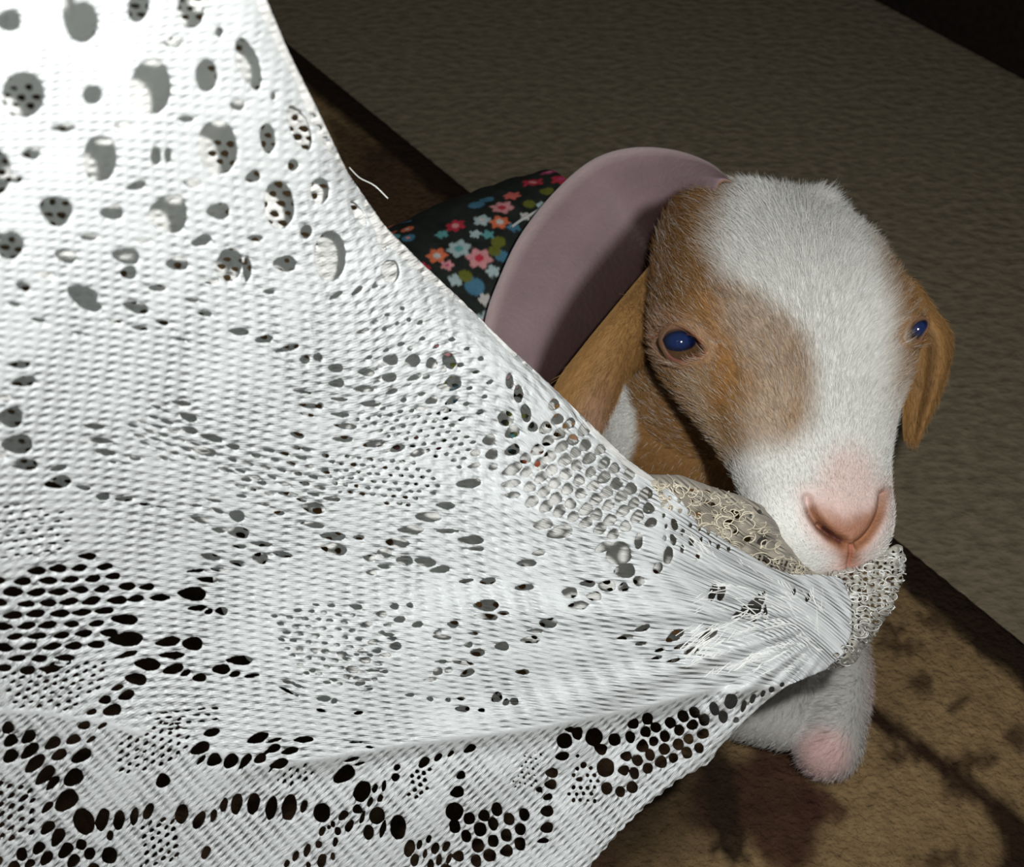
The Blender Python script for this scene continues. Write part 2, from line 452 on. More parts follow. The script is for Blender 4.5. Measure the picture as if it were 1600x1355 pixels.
# forelegs: one stretched to the front, one folded
add_limb([P(1190, 850, .665), P(1270, 950, .635), P(1306, 1050, .612), P(1300, 1120, .601), P(1292, 1162, .597)], [.026, .019, .0152, .0146, .0150])
add_limb([P(1100, 860, .665), P(1110, 1000, .63), P(1150, 1085, .612), P(1225, 1118, .604)], [.026, .020, .017, .0145])
# hind legs folded beside the rump
for sg in (0, 1):
    b0 = TR[5] + np.array([0, -.035 + .08 * sg, -.015]); b0[2] = .06
    kn = b0 + np.array([.055, -.045 + .07 * sg, 0]); kn[2] = .04
    hk = b0 + np.array([-.03, -.06 + .10 * sg, 0]); hk[2] = .022
    ft = b0 + np.array([.06, -.075 + .12 * sg, 0]); ft[2] = .019
    add_limb([b0, kn], [.040, .026], 12); add_limb([kn, hk, hk + np.array([.03, 0, -.002]), ft], [.022, .014, .011, .010], 24)
add_limb([TR[6], TR[6] + np.array([-.05, -.01, .035]), TR[6] + np.array([-.065, -.012, .06])], [.02, .012, .006], 12)   # tail

V = []; Q4 = []; T3 = []; off = 0
for v_, q_, t_ in parts:
    V.append(v_); Q4.append(q_ + off); T3.append(t_ + off); off += len(v_)
tmp = np_mesh('tmp_body', np.vstack(V), [np.vstack(Q4), np.vstack(T3)])
bm = bmesh.new(); bm.from_mesh(tmp.data)
bmesh.ops.recalc_face_normals(bm, faces=bm.faces); bm.to_mesh(tmp.data); bm.free()
md = tmp.modifiers.new('r', 'REMESH'); md.mode = 'VOXEL'; md.voxel_size = 0.0014; md.adaptivity = 0
md2 = tmp.modifiers.new('s', 'SMOOTH'); md2.factor = .5; md2.iterations = 10
dg = bpy.context.evaluated_depsgraph_get()
me = bpy.data.meshes.new_from_object(tmp.evaluated_get(dg))
bpy.data.objects.remove(tmp)

def mesh_np(me):
    v = np.empty(len(me.vertices) * 3, np.float32); me.vertices.foreach_get('co', v)
    nrm = np.empty(len(me.vertices) * 3, np.float32); me.vertex_normals.foreach_get('vector', nrm) if hasattr(me, 'vertex_normals') else me.vertices.foreach_get('normal', nrm)
    return v.reshape(-1, 3).astype(float), nrm.reshape(-1, 3).astype(float)

# finer mesh round the eyes and nose
EYE_L = [(1034, 531), (1042, 519), (1057, 514), (1072, 518), (1086, 529), (1101, 547), (1088, 556), (1068, 563), (1052, 559), (1041, 547)]
EYE_R = [(1421, 530), (1424, 516), (1434, 503), (1447, 500), (1449, 510), (1440, 524), (1432, 532)]
def refine(me, fn, cuts=1):
    bm = bmesh.new(); bm.from_mesh(me); bm.verts.ensure_lookup_table()
    v, _ = mesh_np(me); m = fn(v)
    es = [e for e in bm.edges if m[e.verts[0].index] and m[e.verts[1].index]]
    bmesh.ops.subdivide_edges(bm, edges=es, cuts=cuts, use_grid_fill=True)
    bmesh.ops.triangulate(bm, faces=[f for f in bm.faces if len(f.verts) > 4])
    bm.to_mesh(me); bm.free(); me.update()
def zone(v):
    pp, d = proj(v); s, r, n_ = to_head(v)
    hd = (n_ > -.06) & (s > 0)
    e = (np.hypot(pp[:, 0] - 1068, pp[:, 1] - 538) < 62) & (d < .60)
    e2 = (np.hypot(pp[:, 0] - 1436, pp[:, 1] - 516) < 45) & (d < .64)
    nz_ = (np.hypot(pp[:, 0] - 1322, pp[:, 1] - 830) < 100) & (d < .56)
    return hd & (e | e2 | nz_)
refine(me, zone, 2)
v, nrm = mesh_np(me)

def front_depth(px, py, rad=6):
    pp, d = proj(v); m = np.hypot(pp[:, 0] - px, pp[:, 1] - py) < rad
    return d[m].min() if m.any() else None
def surf(px, py, rad=6):
    pp, d = proj(v); m = np.where(np.hypot(pp[:, 0] - px, pp[:, 1] - py) < rad)[0]
    if len(m) == 0:
        hd_ = np.where(d < .62)[0]; m = hd_[[np.argmin(np.hypot(pp[hd_, 0] - px, pp[hd_, 1] - py))]]
    i = m[np.argmin(d[m])]; return v[i].copy(), nrm[i].copy()

def brush(c, rad, disp):
    global v
    w = np.exp(-((v - c) ** 2).sum(1) / (rad * rad))
    v += w[:, None] * np.asarray(disp)
DBG = {}
for k_, (px, py) in dict(eyeL=(1066, 538), eyeR=(1432, 516), nose=(1322, 830), chin=(1325, 890), fore=(1265, 410)).items():
    r_ = surf(px, py); DBG[k_] = None if r_ is None else (np.round(to_head(r_[0]), 4), round(float(proj(r_[0])[1]), 4))
print('DBG', DBG)

# brow ridges and cheek
for px, py, rad, amt in ((1085, 480, .013, .0022), (1425, 470, .012, .0022), (1190, 800, .013, .0025), (1130, 690, .014, -.0015), (1265, 420, .016, .0012)):
    r_ = surf(px, py)
    if r_ is not None: brush(r_[0], rad, r_[1] * amt)
# two horn buds on top of the forehead
for px, py in ((1178, 300), (1302, 292)):
    r_ = surf(px, py, 10)
    if r_ is not None: brush(r_[0], .008, ax_n * .0030 - ax_a * .0025)
# eye sockets
pp, dd = proj(v)
def socket(poly, c, maxr, lid, deep):
    global v
    i0 = surf(*c)
    near = np.where(((v - i0[0]) ** 2).sum(1) < maxr ** 2)[0]
    sd = poly_sd(pp[near], poly)
    nrm0 = nrm[near].mean(0); nrm0 /= np.linalg.norm(nrm0)
    push = -deep * sstep(-3.5, 3, sd) + lid * np.exp(-((sd + 6) / 5.0) ** 2) - .0008 * np.exp(-((sd + 17) / 5.0) ** 2)
    v[near] += push[:, None] * nrm0
    return i0[0], nrm0
eL = socket(EYE_L, (1066, 538), .030, .0013, .0065)
eR = socket(EYE_R, (1434, 516), .020, .0010, .006)
# nostrils, philtrum, mouth line
NOS_L = [(1262, 778), (1268, 800), (1282, 822), (1300, 838), (1318, 848)]
NOS_R = [(1381, 772), (1377, 800), (1366, 824), (1352, 842), (1340, 850)]
PHIL = [(1329, 852), (1328, 872), (1325, 892), (1322, 903)]
nmask = (np.hypot(pp[:, 0] - 1322, pp[:, 1] - 830) < 120) & (dd < .55)
ni = np.where(nmask)[0]
def groove(line, w, deep, taper=True, lift=0.0):
    global v
    d = seg_dist(pp[ni], resample(np.array(line, float), 20))
    dirn = -cdir * .75 + 0 * nrm[ni] - nrm[ni] * .35
    v[ni] += (deep * np.exp(-(d / w) ** 2))[:, None] * dirn + (lift * np.exp(-((d - 2.6 * w) / (1.3 * w)) ** 2))[:, None] * nrm[ni]
groove(NOS_L, 7.0, .0034, lift=.0003); groove(NOS_R, 6.0, .0032, lift=.0003)
groove(NOS_L[2:4], 5.0, .0028); groove(PHIL, 3.2, .0016)
# muzzle pad between the nostrils stands a little proud
r_ = surf(1322, 800)
if r_ is not None: brush(r_[0], .007, r_[1] * .0010)

me.vertices.foreach_set('co', v.astype(np.float32).ravel()); me.update()
v, nrm = mesh_np(me)
v[:, 2] = np.maximum(v[:, 2], RZ + .0014)
pp, dd = proj(v); hs, hr, hn = to_head(v)

# coat colours
WHITE = np.array([.74, .74, .70]); TAN = np.array([.325, .178, .062]); DTAN = np.array([.195, .090, .030]); PINK = np.array([.66, .41, .36]); PAD = np.array([.36, .175, .11])
CREAM = np.array([.60, .46, .31])
c = np.tile(TAN, (len(v), 1))
def mixc(mask, colr):
    global c
    c = c * (1 - mask[:, None]) + np.asarray(colr) * mask[:, None]
wobx = 7 * noise2(v[:, 0] * 260, v[:, 2] * 260, 11); wob2 = 7 * noise2(v[:, 1] * 260, v[:, 2] * 300, 12)
Pw = pp + np.c_[wobx, wob2]
headm = (hs > -.03) & (hn > -.085) & (np.abs(hr) < .06) & (dd < .66)
mixc(.6 * (.5 + .5 * noise2(v[:, 0] * 90, v[:, 1] * 90, 14)) , DTAN)
# rusty side of the forehead and darker rings
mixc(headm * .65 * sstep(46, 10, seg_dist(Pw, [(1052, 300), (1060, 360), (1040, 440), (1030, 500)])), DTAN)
mixc(headm * .75 * sstep(22, 6, seg_dist(Pw, [(1102, 470), (1125, 500), (1135, 550), (1128, 600), (1110, 640)])), np.array([.36, .175, .05]))
BLAZE = [(1165, 240), (1160, 300), (1138, 345), (1122, 390), (1140, 430), (1185, 462), (1228, 492), (1264, 530), (1278, 580), (1274, 645), (1254, 700), (1224, 738), (1192, 722), (1155, 735), (1120, 775), (1150, 900), (1340, 930), (1440, 920), (1412, 760), (1400, 660), (1388, 560), (1384, 470), (1366, 390), (1342, 310), (1335, 240)]
bz = poly_sd(Pw, BLAZE)
frontf = headm & (hn > -.062)
mixc(frontf * sstep(-40, 22, bz), WHITE)
# tan cast with white hairs on the forehead left of the blaze and under the eye
mixc(frontf * .72 * sstep(64, 8, seg_dist(Pw, [(1160, 490), (1205, 545), (1222, 610), (1190, 660)])), np.array([.47, .375, .285]))
mixc(frontf * .45 * sstep(34, 5, seg_dist(Pw, [(1085, 600), (1100, 660), (1120, 700)])), CREAM)
mixc(headm * .38 * sstep(26, 6, np.abs(seg_dist(Pw, EYE_L, True) - 8)), np.array([.62, .40, .27]))
mz = sstep(.108, .128, hs) * headm
mixc(mz, WHITE)
# nose
padsd = poly_sd(pp, [(1262, 775), (1290, 785), (1320, 800), (1355, 795), (1383, 768), (1380, 810), (1362, 845), (1345, 866), (1338, 900), (1318, 902), (1312, 868), (1290, 846), (1268, 815)])
nosem = headm & (hs > .11)
mixc(nosem * .75 * sstep(-34, 12, padsd), PINK)
mixc(nosem * .7 * sstep(70, 20, np.hypot(pp[:, 0] - 1325, (pp[:, 1] - 760) * .8)), np.array([.70, .50, .45]))
mixc(nosem * sstep(-10, 12, padsd) * sstep(788, 832, pp[:, 1] + .40 * np.abs(pp[:, 0] - 1322)), PAD)
mixc(nosem * .75 * sstep(17, 3, seg_dist(pp, NOS_L[1:])), np.array([.25, .10, .042])); mixc(nosem * .65 * sstep(15, 3, seg_dist(pp, NOS_R)), np.array([.30, .13, .055]))
mixc(nosem * .85 * sstep(7, 2, seg_dist(pp, [(1286, 826), (1300, 837), (1312, 845)])), np.array([.07, .018, .018]))
mixc(nosem * .6 * sstep(5, 2, seg_dist(pp, PHIL)), np.array([.42, .14, .09]))
mixc(nosem * .6 * sstep(40, 5, np.hypot((pp[:, 0] - 1325) * .6, pp[:, 1] - 905)), PINK)
# eye rims
mixc(headm * .9 * sstep(8, 2, seg_dist(pp, EYE_L, True)), np.array([.16, .045, .025])); mixc(headm * .9 * sstep(7, 2, seg_dist(pp, EYE_R, True)), np.array([.05, .025, .02]))
mixc(headm * .8 * sstep(7, 2, seg_dist(pp, [(1040, 549), (1052, 560), (1068, 564), (1086, 557), (1098, 549)])), np.array([.26, .06, .04]))
mixc(headm * .8 * sstep(22, 6, seg_dist(Pw, [(1050, 300), (1062, 288), (1105, 284)])), np.array([.05, .025, .015]))  # head's shadow at the ear root, put into the fur colour
mixc(headm * sstep(0, 3, np.maximum(poly_sd(pp, EYE_L), poly_sd(pp, EYE_R))), np.array([.05, .02, .015]))
# neck stripe is white; chest and forelegs have curtain shade painted in as grey
bodym = ~headm
mixc(bodym * sstep(-10, 8, poly_sd(Pw, [(958, 560), (992, 580), (1000, 640), (988, 720), (985, 790), (930, 790), (935, 680)])), WHITE)
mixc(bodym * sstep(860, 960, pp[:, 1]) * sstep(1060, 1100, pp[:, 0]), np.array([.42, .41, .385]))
mixc(bodym * .75 * sstep(60, 20, np.hypot(pp[:, 0] - 1288, pp[:, 1] - 1178)) * sstep(1090, 1150, pp[:, 1]), np.array([.62, .38, .36]))
mixc(bodym * .5 * sstep(1345, 1368, pp[:, 0]) * sstep(960, 1000, pp[:, 1]), np.array([.66, .44, .42]))
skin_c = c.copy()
gbase = P(1100, 800, .66); gbase[2] = 0.0
goat = empty('goat_kid', gbase)
tag(goat, 'brown and white goat kid lying on the rug chewing the lace', 'goat')
fs4 = [];
lt = np.array([p.loop_total for p in me.polygons]); 
li = np.empty(len(me.loops), np.int32); me.loops.foreach_get('vertex_index', li)
ls = np.empty(len(me.polygons), np.int32); me.polygons.foreach_get('loop_start', ls)
F = [li[ls[lt == k][:, None] + np.arange(k)] for k in (3, 4) if (lt == k).any()]
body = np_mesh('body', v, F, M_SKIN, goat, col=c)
bpy.data.meshes.remove(me)

# eyes
def make_eye(name, o, rad, target, parent, poly):
    n1, m1 = 80, 96
    th = np.linspace(0.001, np.pi - .001, n1); fi = np.linspace(0, 2 * np.pi, m1, endpoint=False)
    gz = target - o; gz /= np.linalg.norm(gz)
    hx = AX - (AX @ gz) * gz; hx /= np.linalg.norm(hx); hy = np.cross(gz, hx)
    TH, FI = np.meshgrid(th, fi, indexing='ij')
    cx = np.sin(TH) * np.cos(FI); cy = np.sin(TH) * np.sin(FI); cz = np.cos(TH)
    bul = 1 + .07 * np.exp(-(TH / .42) ** 2)
    V_ = o + rad * bul[..., None] * (cx[..., None] * hx + cy[..., None] * hy + cz[..., None] * gz)
    col = np.tile(np.array([.30, .29, .29]), (n1 * m1, 1))
    r = np.hypot(cx, cy).ravel(); r[TH.ravel() > 1.5] = 9
    def mx(m, k):
        nonlocal col
        col = col * (1 - m[:, None]) + np.asarray(k) * m[:, None]
    mx(sstep(.92, .86, r), (.03, .02, .012)); mx(sstep(.86, .78, r), (.085, .045, .020))
    pu = np.hypot(cx.ravel() / .62, (cy.ravel()) / .37); pu[TH.ravel() > 1.5] = 9
    mx(sstep(1.05, .92, pu), (.003, .005, .02)); mx(.9 * sstep(.95, .45, np.hypot(cx.ravel() / .56, cy.ravel() / .36) + (r > 2) * 9), (.007, .020, .085))  # bluish flash reflection put into the pupil colour
    V_ = V_.reshape(-1, 3); gf = grid_faces(n1, m1, True)
    pq, dq = proj(V_); keep = (poly_sd(pq, poly) > -4) & (dq < proj(o)[1])      # the ball narrows to the opening between the lids
    V_ = np.where(keep[:, None], V_, o + (V_ - o) * .42)
    col[~keep] = (.06, .03, .02)
    return np_mesh(name, V_, [gf], M_EYE, parent, col=col)
M_EYE = attr_mat('eye_ball', rough=0.08, spec=0.6)
M_EYE.node_tree.nodes['Principled BSDF'].inputs['Coat Weight'].default_value = .6
dL = float(proj(eL[0])[1]); dR = float(proj(eR[0])[1])
def eyelid(poly, o, rad, reds):
    q = resample(np.array(list(poly) + [poly[0]], float), 73)[:-1]
    cq_ = q.mean(0); T_l = np.roll(q, -1, 0) - np.roll(q, 1, 0); T_l /= np.linalg.norm(T_l, axis=1)[:, None]
    N_l = np.stack([T_l[:, 1], -T_l[:, 0]], 1); N_l *= np.sign(((q - cq_) * N_l).sum(1))[:, None]
    rings = []
    for off, up in ((-1.5, .0002), (0.5, .0009), (3.5, .0012)):
        p2 = q + N_l * off
        dirs = AF + ((p2[:, 0] - W / 2) / FPX)[:, None] * AX - ((p2[:, 1] - H / 2) / FPX)[:, None] * AU
        L = CAM - o; a = (dirs * dirs).sum(1); b = 2 * dirs @ L; c_ = L @ L - (rad + up) ** 2
        disc = b * b - 4 * a * c_
        t = np.where(disc > 0, (-b - np.sqrt(np.maximum(disc, 0))) / (2 * a), -b / (2 * a))
        rings.append(CAM + dirs * t[:, None])
    pv, dv_ = proj(v); near = np.where((np.hypot(*(pv - cq_).T) < 90) & (dv_ < .62))[0]
    for off, lift in ((10.0, .0009), (17.0, .0001)):
        p2 = q + N_l * off; out = []
        for k_ in range(len(q)):
            d2 = np.hypot(*(pv[near] - p2[k_]).T); m = near[d2 < 5]
            i_ = m[np.argmin(dv_[m])] if len(m) else near[np.argmin(d2)]
            out.append(v[i_] + nrm[i_] * lift)
        out = np.array(out)
        for _ in range(3): out = .25 * np.roll(out, 1, 0) + .5 * out + .25 * np.roll(out, -1, 0)
        rings.append(out)
    V_ = np.array(rings).transpose(1, 0, 2); n_, m_ = V_.shape[:2]
    g = (grid_faces(n_ + 1, m_) % (n_ * m_))
    k = np.tile(np.array([.20, .105, .06]), (n_, m_, 1)); red = sstep(-2, 10, q[:, 1] - reds)[:, None, None] * np.array([1, .9, .5, .1, 0])[None, :, None]
    k = k * (1 - red) + red * np.array([.24, .065, .045])
    k[:, 0] = k[:, 0] * .25; k[:, 1] *= .6; k[:, 3:] = np.array([.33, .195, .10])
    o2 = np_mesh('eyelid', V_.reshape(-1, 3), [g], M_SKIN, goat, col=k.reshape(-1, 3))
    bm = bmesh.new(); bm.from_mesh(o2.data); bmesh.ops.recalc_face_normals(bm, faces=bm.faces); bm.to_mesh(o2.data); bm.free()
oL = P(1065, 538, dL + .0096); oR = P(1431, 517, dR + .0090)
make_eye('eye', oL, .0106, P(1060, 532, dL - .002), goat, EYE_L)['label'] = 'eye with painted blue flash reflection, brown iris and reddish rim'
make_eye('eye', oR, .0098, P(1437, 513, dR - .003), goat, EYE_R)
eyelid(EYE_L, oL, .0106, 548); eyelid(EYE_R, oR, .0098, 525)

# ears: sheets with thickness between two edge lines
def leaf(name, A, B, bulge, thick, mat, colfn, parent, nu_=70, nv_=28, crease=None):
    a = resample([P(*q) for q in A], nu_); b = resample([P(*q) for q in B], nu_)
    t = np.linspace(0, 1, nv_)
    G = a[:, None] * (1 - t)[None, :, None] + b[:, None] * t[None, :, None]
    dv = np.gradient(G, axis=0); du = np.gradient(G, axis=1)
    N = np.cross(dv, du); N /= np.linalg.norm(N, axis=2)[..., None] + 1e-12
    N *= np.where((N @ cdir) < 0, -1, 1)[..., None]
    tt = np.broadcast_to(t, (nu_, nv_)); uu = np.broadcast_to(np.linspace(0, 1, nu_)[:, None], (nu_, nv_))
    G = G + N * (bulge * np.sin(np.pi * tt) ** .8)[..., None]
    if crease is not None: G = G + N * crease(uu, tt)[..., None]
    prof = np.sqrt(np.clip(np.minimum(tt, 1 - tt) / .10, 0, 1)) * np.sqrt(np.clip(np.minimum(uu + .02, 1.02 - uu) / .05, 0, 1))
    V1 = (G + N * (thick * .5 * prof)[..., None]).reshape(-1, 3); V2 = (G - N * (thick * .5 * prof)[..., None]).reshape(-1, 3)
    F1 = grid_faces(nu_, nv_); nn_ = nu_ * nv_
    idx = np.arange(nn_).reshape(nu_, nv_)
    ring = np.concatenate([idx[0, :], idx[1:, -1], idx[-1, -2::-1], idx[-2:0:-1, 0]])
    r2_ = np.roll(ring, -1); side = np.stack([ring, r2_, r2_ + nn_, ring + nn_], 1)
    c1 = colfn(uu.ravel(), tt.ravel(), True); c2 = colfn(uu.ravel(), tt.ravel(), False)
    o = np_mesh(name, np.vstack([V1, V2]), [F1, F1[:, ::-1] + nn_, side], mat, parent, col=np.vstack([c1, c2]))
    bm = bmesh.new(); bm.from_mesh(o.data); bmesh.ops.recalc_face_normals(bm, faces=bm.faces); bm.to_mesh(o.data); bm.free()
    return o, G, N
EARP = np.array([.25, .175, .188])
def col_pink(u, t, front):
    n_ = len(u)
    if not front: return np.tile(TAN, (n_, 1))
    k = np.tile(EARP, (n_, 1)) * (1 + .10 * noise2(u * 9, t * 14, 21))[:, None]
    rim = sstep(.12, .02, t)
    k = k * (1 - .5 * rim[:, None]) + .5 * rim[:, None] * np.array([.62, .50, .48])
    shade = sstep(.50, .64, t - .10 * sstep(.35, .2, u)) * sstep(.10, .19, u)  # shadow falling on the pink skin beside the ear base, painted dark
    return k * (1 - .95 * shade[:, None]) + .95 * shade[:, None] * np.array([.032, .014, .011])
earA = [(1150, 292, .580), (1112, 256, .592), (1052, 234, .606), (985, 231, .616), (925, 250, .622), (868, 298, .620), (814, 366, .613), (778, 440, .607), (758, 500, .602), (750, 580, .597)]
earB = [(1120, 312, .578), (1095, 318, .592), (1070, 340, .606), (1050, 378, .618), (1028, 420, .626), (1000, 462, .624), (965, 505, .620), (928, 552, .616), (890, 612, .612), (860, 660, .606)]
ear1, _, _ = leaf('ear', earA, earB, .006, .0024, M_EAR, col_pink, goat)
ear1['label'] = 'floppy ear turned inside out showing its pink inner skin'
def col_flap(u, t, front):
    k = np.tile(TAN, (len(u), 1)) * (1 + .18 * noise2(u * 8, t * 8, 22))[:, None]
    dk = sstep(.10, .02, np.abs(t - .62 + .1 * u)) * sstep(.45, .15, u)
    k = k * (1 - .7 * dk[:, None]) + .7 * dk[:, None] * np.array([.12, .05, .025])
    pk = sstep(.55, .95, u) * sstep(.25, .75, t)
    return k * (1 - .45 * pk[:, None]) + .45 * pk[:, None] * np.array([.52, .36, .33])
flA = [(1058, 345, .612), (1024, 402, .602), (988, 446, .590), (945, 498, .577), (908, 544, .574), (870, 596, .572), (850, 655, .570)]
flB = [(1052, 575, .606), (1010, 572, .598), (980, 590, .583), (962, 620, .580), (948, 655, .577), (935, 690, .574), (915, 730, .572)]
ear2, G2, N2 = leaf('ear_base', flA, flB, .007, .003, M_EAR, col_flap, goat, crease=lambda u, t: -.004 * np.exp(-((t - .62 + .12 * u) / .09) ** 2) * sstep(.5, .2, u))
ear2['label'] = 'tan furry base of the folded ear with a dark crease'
def col_ear3(u, t, front):
    k = np.tile(TAN * .95, (len(u), 1)) * (1 + .2 * noise2(u * 8, t * 8, 23))[:, None]
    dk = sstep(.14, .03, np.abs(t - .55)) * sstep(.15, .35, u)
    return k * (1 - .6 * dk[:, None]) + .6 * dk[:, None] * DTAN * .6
e3A = [(1388, 425, .602), (1428, 440, .603), (1456, 478, .605), (1482, 518, .605), (1487, 550, .603), (1470, 610, .60), (1448, 655, .597), (1424, 694, .595)]
e3B = [(1372, 470, .600), (1392, 505, .600), (1406, 530, .60), (1412, 550, .598), (1412, 590, .596), (1410, 630, .595), (1410, 665, .594), (1412, 690, .594)]
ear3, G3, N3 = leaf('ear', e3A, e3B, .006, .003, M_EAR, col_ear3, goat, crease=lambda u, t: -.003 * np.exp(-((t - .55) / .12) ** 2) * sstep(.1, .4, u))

# floral coat over the trunk
q = resample(np.c_[np.array(TR), np.array(TRr)], 40); q = q[8:38]
cq = resample(q, 220); cc, cr_ = cq[:, :3], cq[:, 3] + .0042
T_ = np.gradient(cc, axis=0); T_ /= np.linalg.norm(T_, axis=1)[:, None]
upv = np.array([0, 0, 1.0]); Sd = np.cross(T_, upv); Sd /= np.linalg.norm(Sd, axis=1)[:, None]; Up = np.cross(Sd, T_)
NA = 300
al = np.linspace(math.radians(-50), math.radians(230), NA)
def coat_at(off):
    rr2 = (cr_[:, None] + off)
    G = cc[:, None] + rr2[..., None] * (np.cos(al)[None, :, None] * Sd[:, None] + np.sin(al)[None, :, None] * Up[:, None])
    wr = .0012 * noise2(np.arange(220)[:, None] * .12, al[None, :] * 3, 31)
    G = G + wr[..., None] * (np.cos(al)[None, :, None] * Sd[:, None] + np.sin(al)[None, :, None] * Up[:, None])
    G[..., 2] = np.maximum(G[..., 2], .010)
    return G
Go, Gi = coat_at(0.0), coat_at(-.0016)
cxy = np.stack(np.broadcast_arrays(np.r_[0, np.cumsum(np.linalg.norm(np.diff(cc, axis=0), axis=1))][:, None], (al * .078)[None, :]), -1).reshape(-1, 2)
cpx, cdp = proj(Go.reshape(-1, 3))
Nout = (np.cos(al)[None, :, None] * Sd[:, None] + np.sin(al)[None, :, None] * Up[:, None]).reshape(-1, 3)
facing = ((CAM - Go.reshape(-1, 3)) * Nout).sum(1) > 0
cc_ = np.tile(np.array([.016, .020, .017]), (len(cxy), 1))
cc_ *= (1 + .3 * noise2(cxy[:, 0] * 300, cxy[:, 1] * 300, 33))[:, None]
def petal(c0, R, colr, n_p=5, heart=None, rot=0.0, k=.95, el=1.0):
    global cc_
    d = cxy - c0; near = np.abs(d).max(1) < R * 1.6
    d = d[near]; ang = np.arctan2(d[:, 1], d[:, 0] / el) + rot; r = np.hypot(d[:, 0] / el, d[:, 1])
    lim = R * (.86 + .15 * np.cos(n_p * ang)) if n_p else R
    m = k * sstep(1.12, .88, r / lim)
    sub = cc_[near]; sub = sub * (1 - m[:, None]) + np.asarray(colr) * m[:, None]
    if heart is not None:
        m2 = sstep(.42, .26, r / R); sub = sub * (1 - m2[:, None]) + np.asarray(heart) * m2[:, None]
    cc_[near] = sub
RED = (.42, .03, .05); PNK = (.60, .26, .27); ORG = (.62, .15, .07); TEAL = (.10, .30, .30); PALE = (.36, .47, .47); GRN = (.12, .13, .02); BLU = (.06, .17, .25); MAG = (.45, .06, .17); WHT = (.5, .48, .45)
FL = [(712, 352, 15, RED, 6, PNK), (752, 344, 13, PALE, 5, WHT), (782, 347, 15, ORG, 6, WHT), (785, 325, 17, PNK, 6, RED), (800, 306, 13, (.55, .12, .10), 6, None), (717, 390, 18, PALE, 6, TEAL), (749, 402, 19, PNK, 6, RED),
      (683, 400, 16, ORG, 6, WHT), (743, 365, 9, PALE, 5, None), (762, 366, 9, TEAL, 5, None), (833, 285, 15, RED, 6, PNK), (878, 280, 16, RED, 6, MAG), (822, 337, 9, WHT, 5, None), (745, 319, 12, BLU, 0, None), (760, 312, 10, BLU, 0, None),
      (784, 400, 10, BLU, 0, None), (771, 425, 11, PALE, 5, None), (742, 448, 14, BLU, 0, None), (700, 416, 10, PNK, 5, MAG), (712, 437, 11, PALE, 5, None), (778, 378, 10, GRN, 0, None), (772, 392, 9, GRN, 0, None), (727, 430, 10, GRN, 0, None),
      (826, 318, 9, GRN, 0, None), (758, 470, 10, WHT, 5, None), (690, 368, 10, TEAL, 5, None), (803, 355, 10, BLU, 5, None), (855, 300, 10, GRN, 0, None), (845, 320, 8, PALE, 5, None), (858, 268, 12, MAG, 5, PNK), (905, 272, 14, RED, 5, PNK), (660, 420, 13, RED, 6, PNK)]
usedc = []
for k in range(900):
    c0 = np.array([rng.uniform(cxy[:, 0].min(), cxy[:, 0].max()), rng.uniform(cxy[:, 1].min(), cxy[:, 1].max())])
    i = np.argmin(((cxy - c0) ** 2).sum(1))
    if facing[i] and 640 < cpx[i, 0] < 930 and 240 < cpx[i, 1] < 490: continue
    R = rng.uniform(.0025, .0062)
    if any(np.hypot(*(c0 - u)) < .8 * (R + r0) for u, r0 in usedc): continue
    usedc.append((c0, R))
    cl = [RED, PNK, ORG, TEAL, PALE, GRN, BLU, MAG][rng.integers(8)]
    petal(c0, R, cl, 5 if R > .0035 else 0, [None, WHT, PNK, RED][rng.integers(4)], rng.uniform(0, 6))
for (px, py, R, cl, npt, ht) in FL:
    dist = np.hypot(cpx[:, 0] - px, cpx[:, 1] - py) + np.where(facing, 0, 1e6)
    i = np.argmin(dist)
    petal(cxy[i], R / FPX * cdp[i] * 1.12, cl, npt, ht, px * .7)
nO = 220 * NA
F1 = grid_faces(220, NA); idx = np.arange(nO).reshape(220, NA)
ring = np.concatenate([idx[0, :], idx[1:, -1], idx[-1, -2::-1], idx[-2:0:-1, 0]]); r2_ = np.roll(ring, -1)
coat = np_mesh('floral_coat', np.vstack([Go.reshape(-1, 3), Gi.reshape(-1, 3)]), [F1, F1[:, ::-1] + nO, np.stack([ring, r2_, r2_ + nO, ring + nO], 1)], M_COAT, goat, col=np.vstack([cc_, np.tile([.1, .1, .1], (nO, 1))]))
pi_ = []
for px, py in ((800, 356), (815, 346), (832, 335), (850, 325), (868, 316), (885, 308)):
    i = np.argmin(np.hypot(cpx[:, 0] - px, cpx[:, 1] - py) + np.where(facing, 0, 1e6))
    pi_.append(Go.reshape(-1, 3)[i] + Nout[i] * .0004)
a_, b_ = tube(resample(pi_, 24), .0007, 8)
np_mesh('piping', a_, [b_], plain('white_piping', (.45, .47, .46), .7, .2), coat)['label'] = 'white piping'
coat['label'] = 'dark floral print fabric coat on the back'

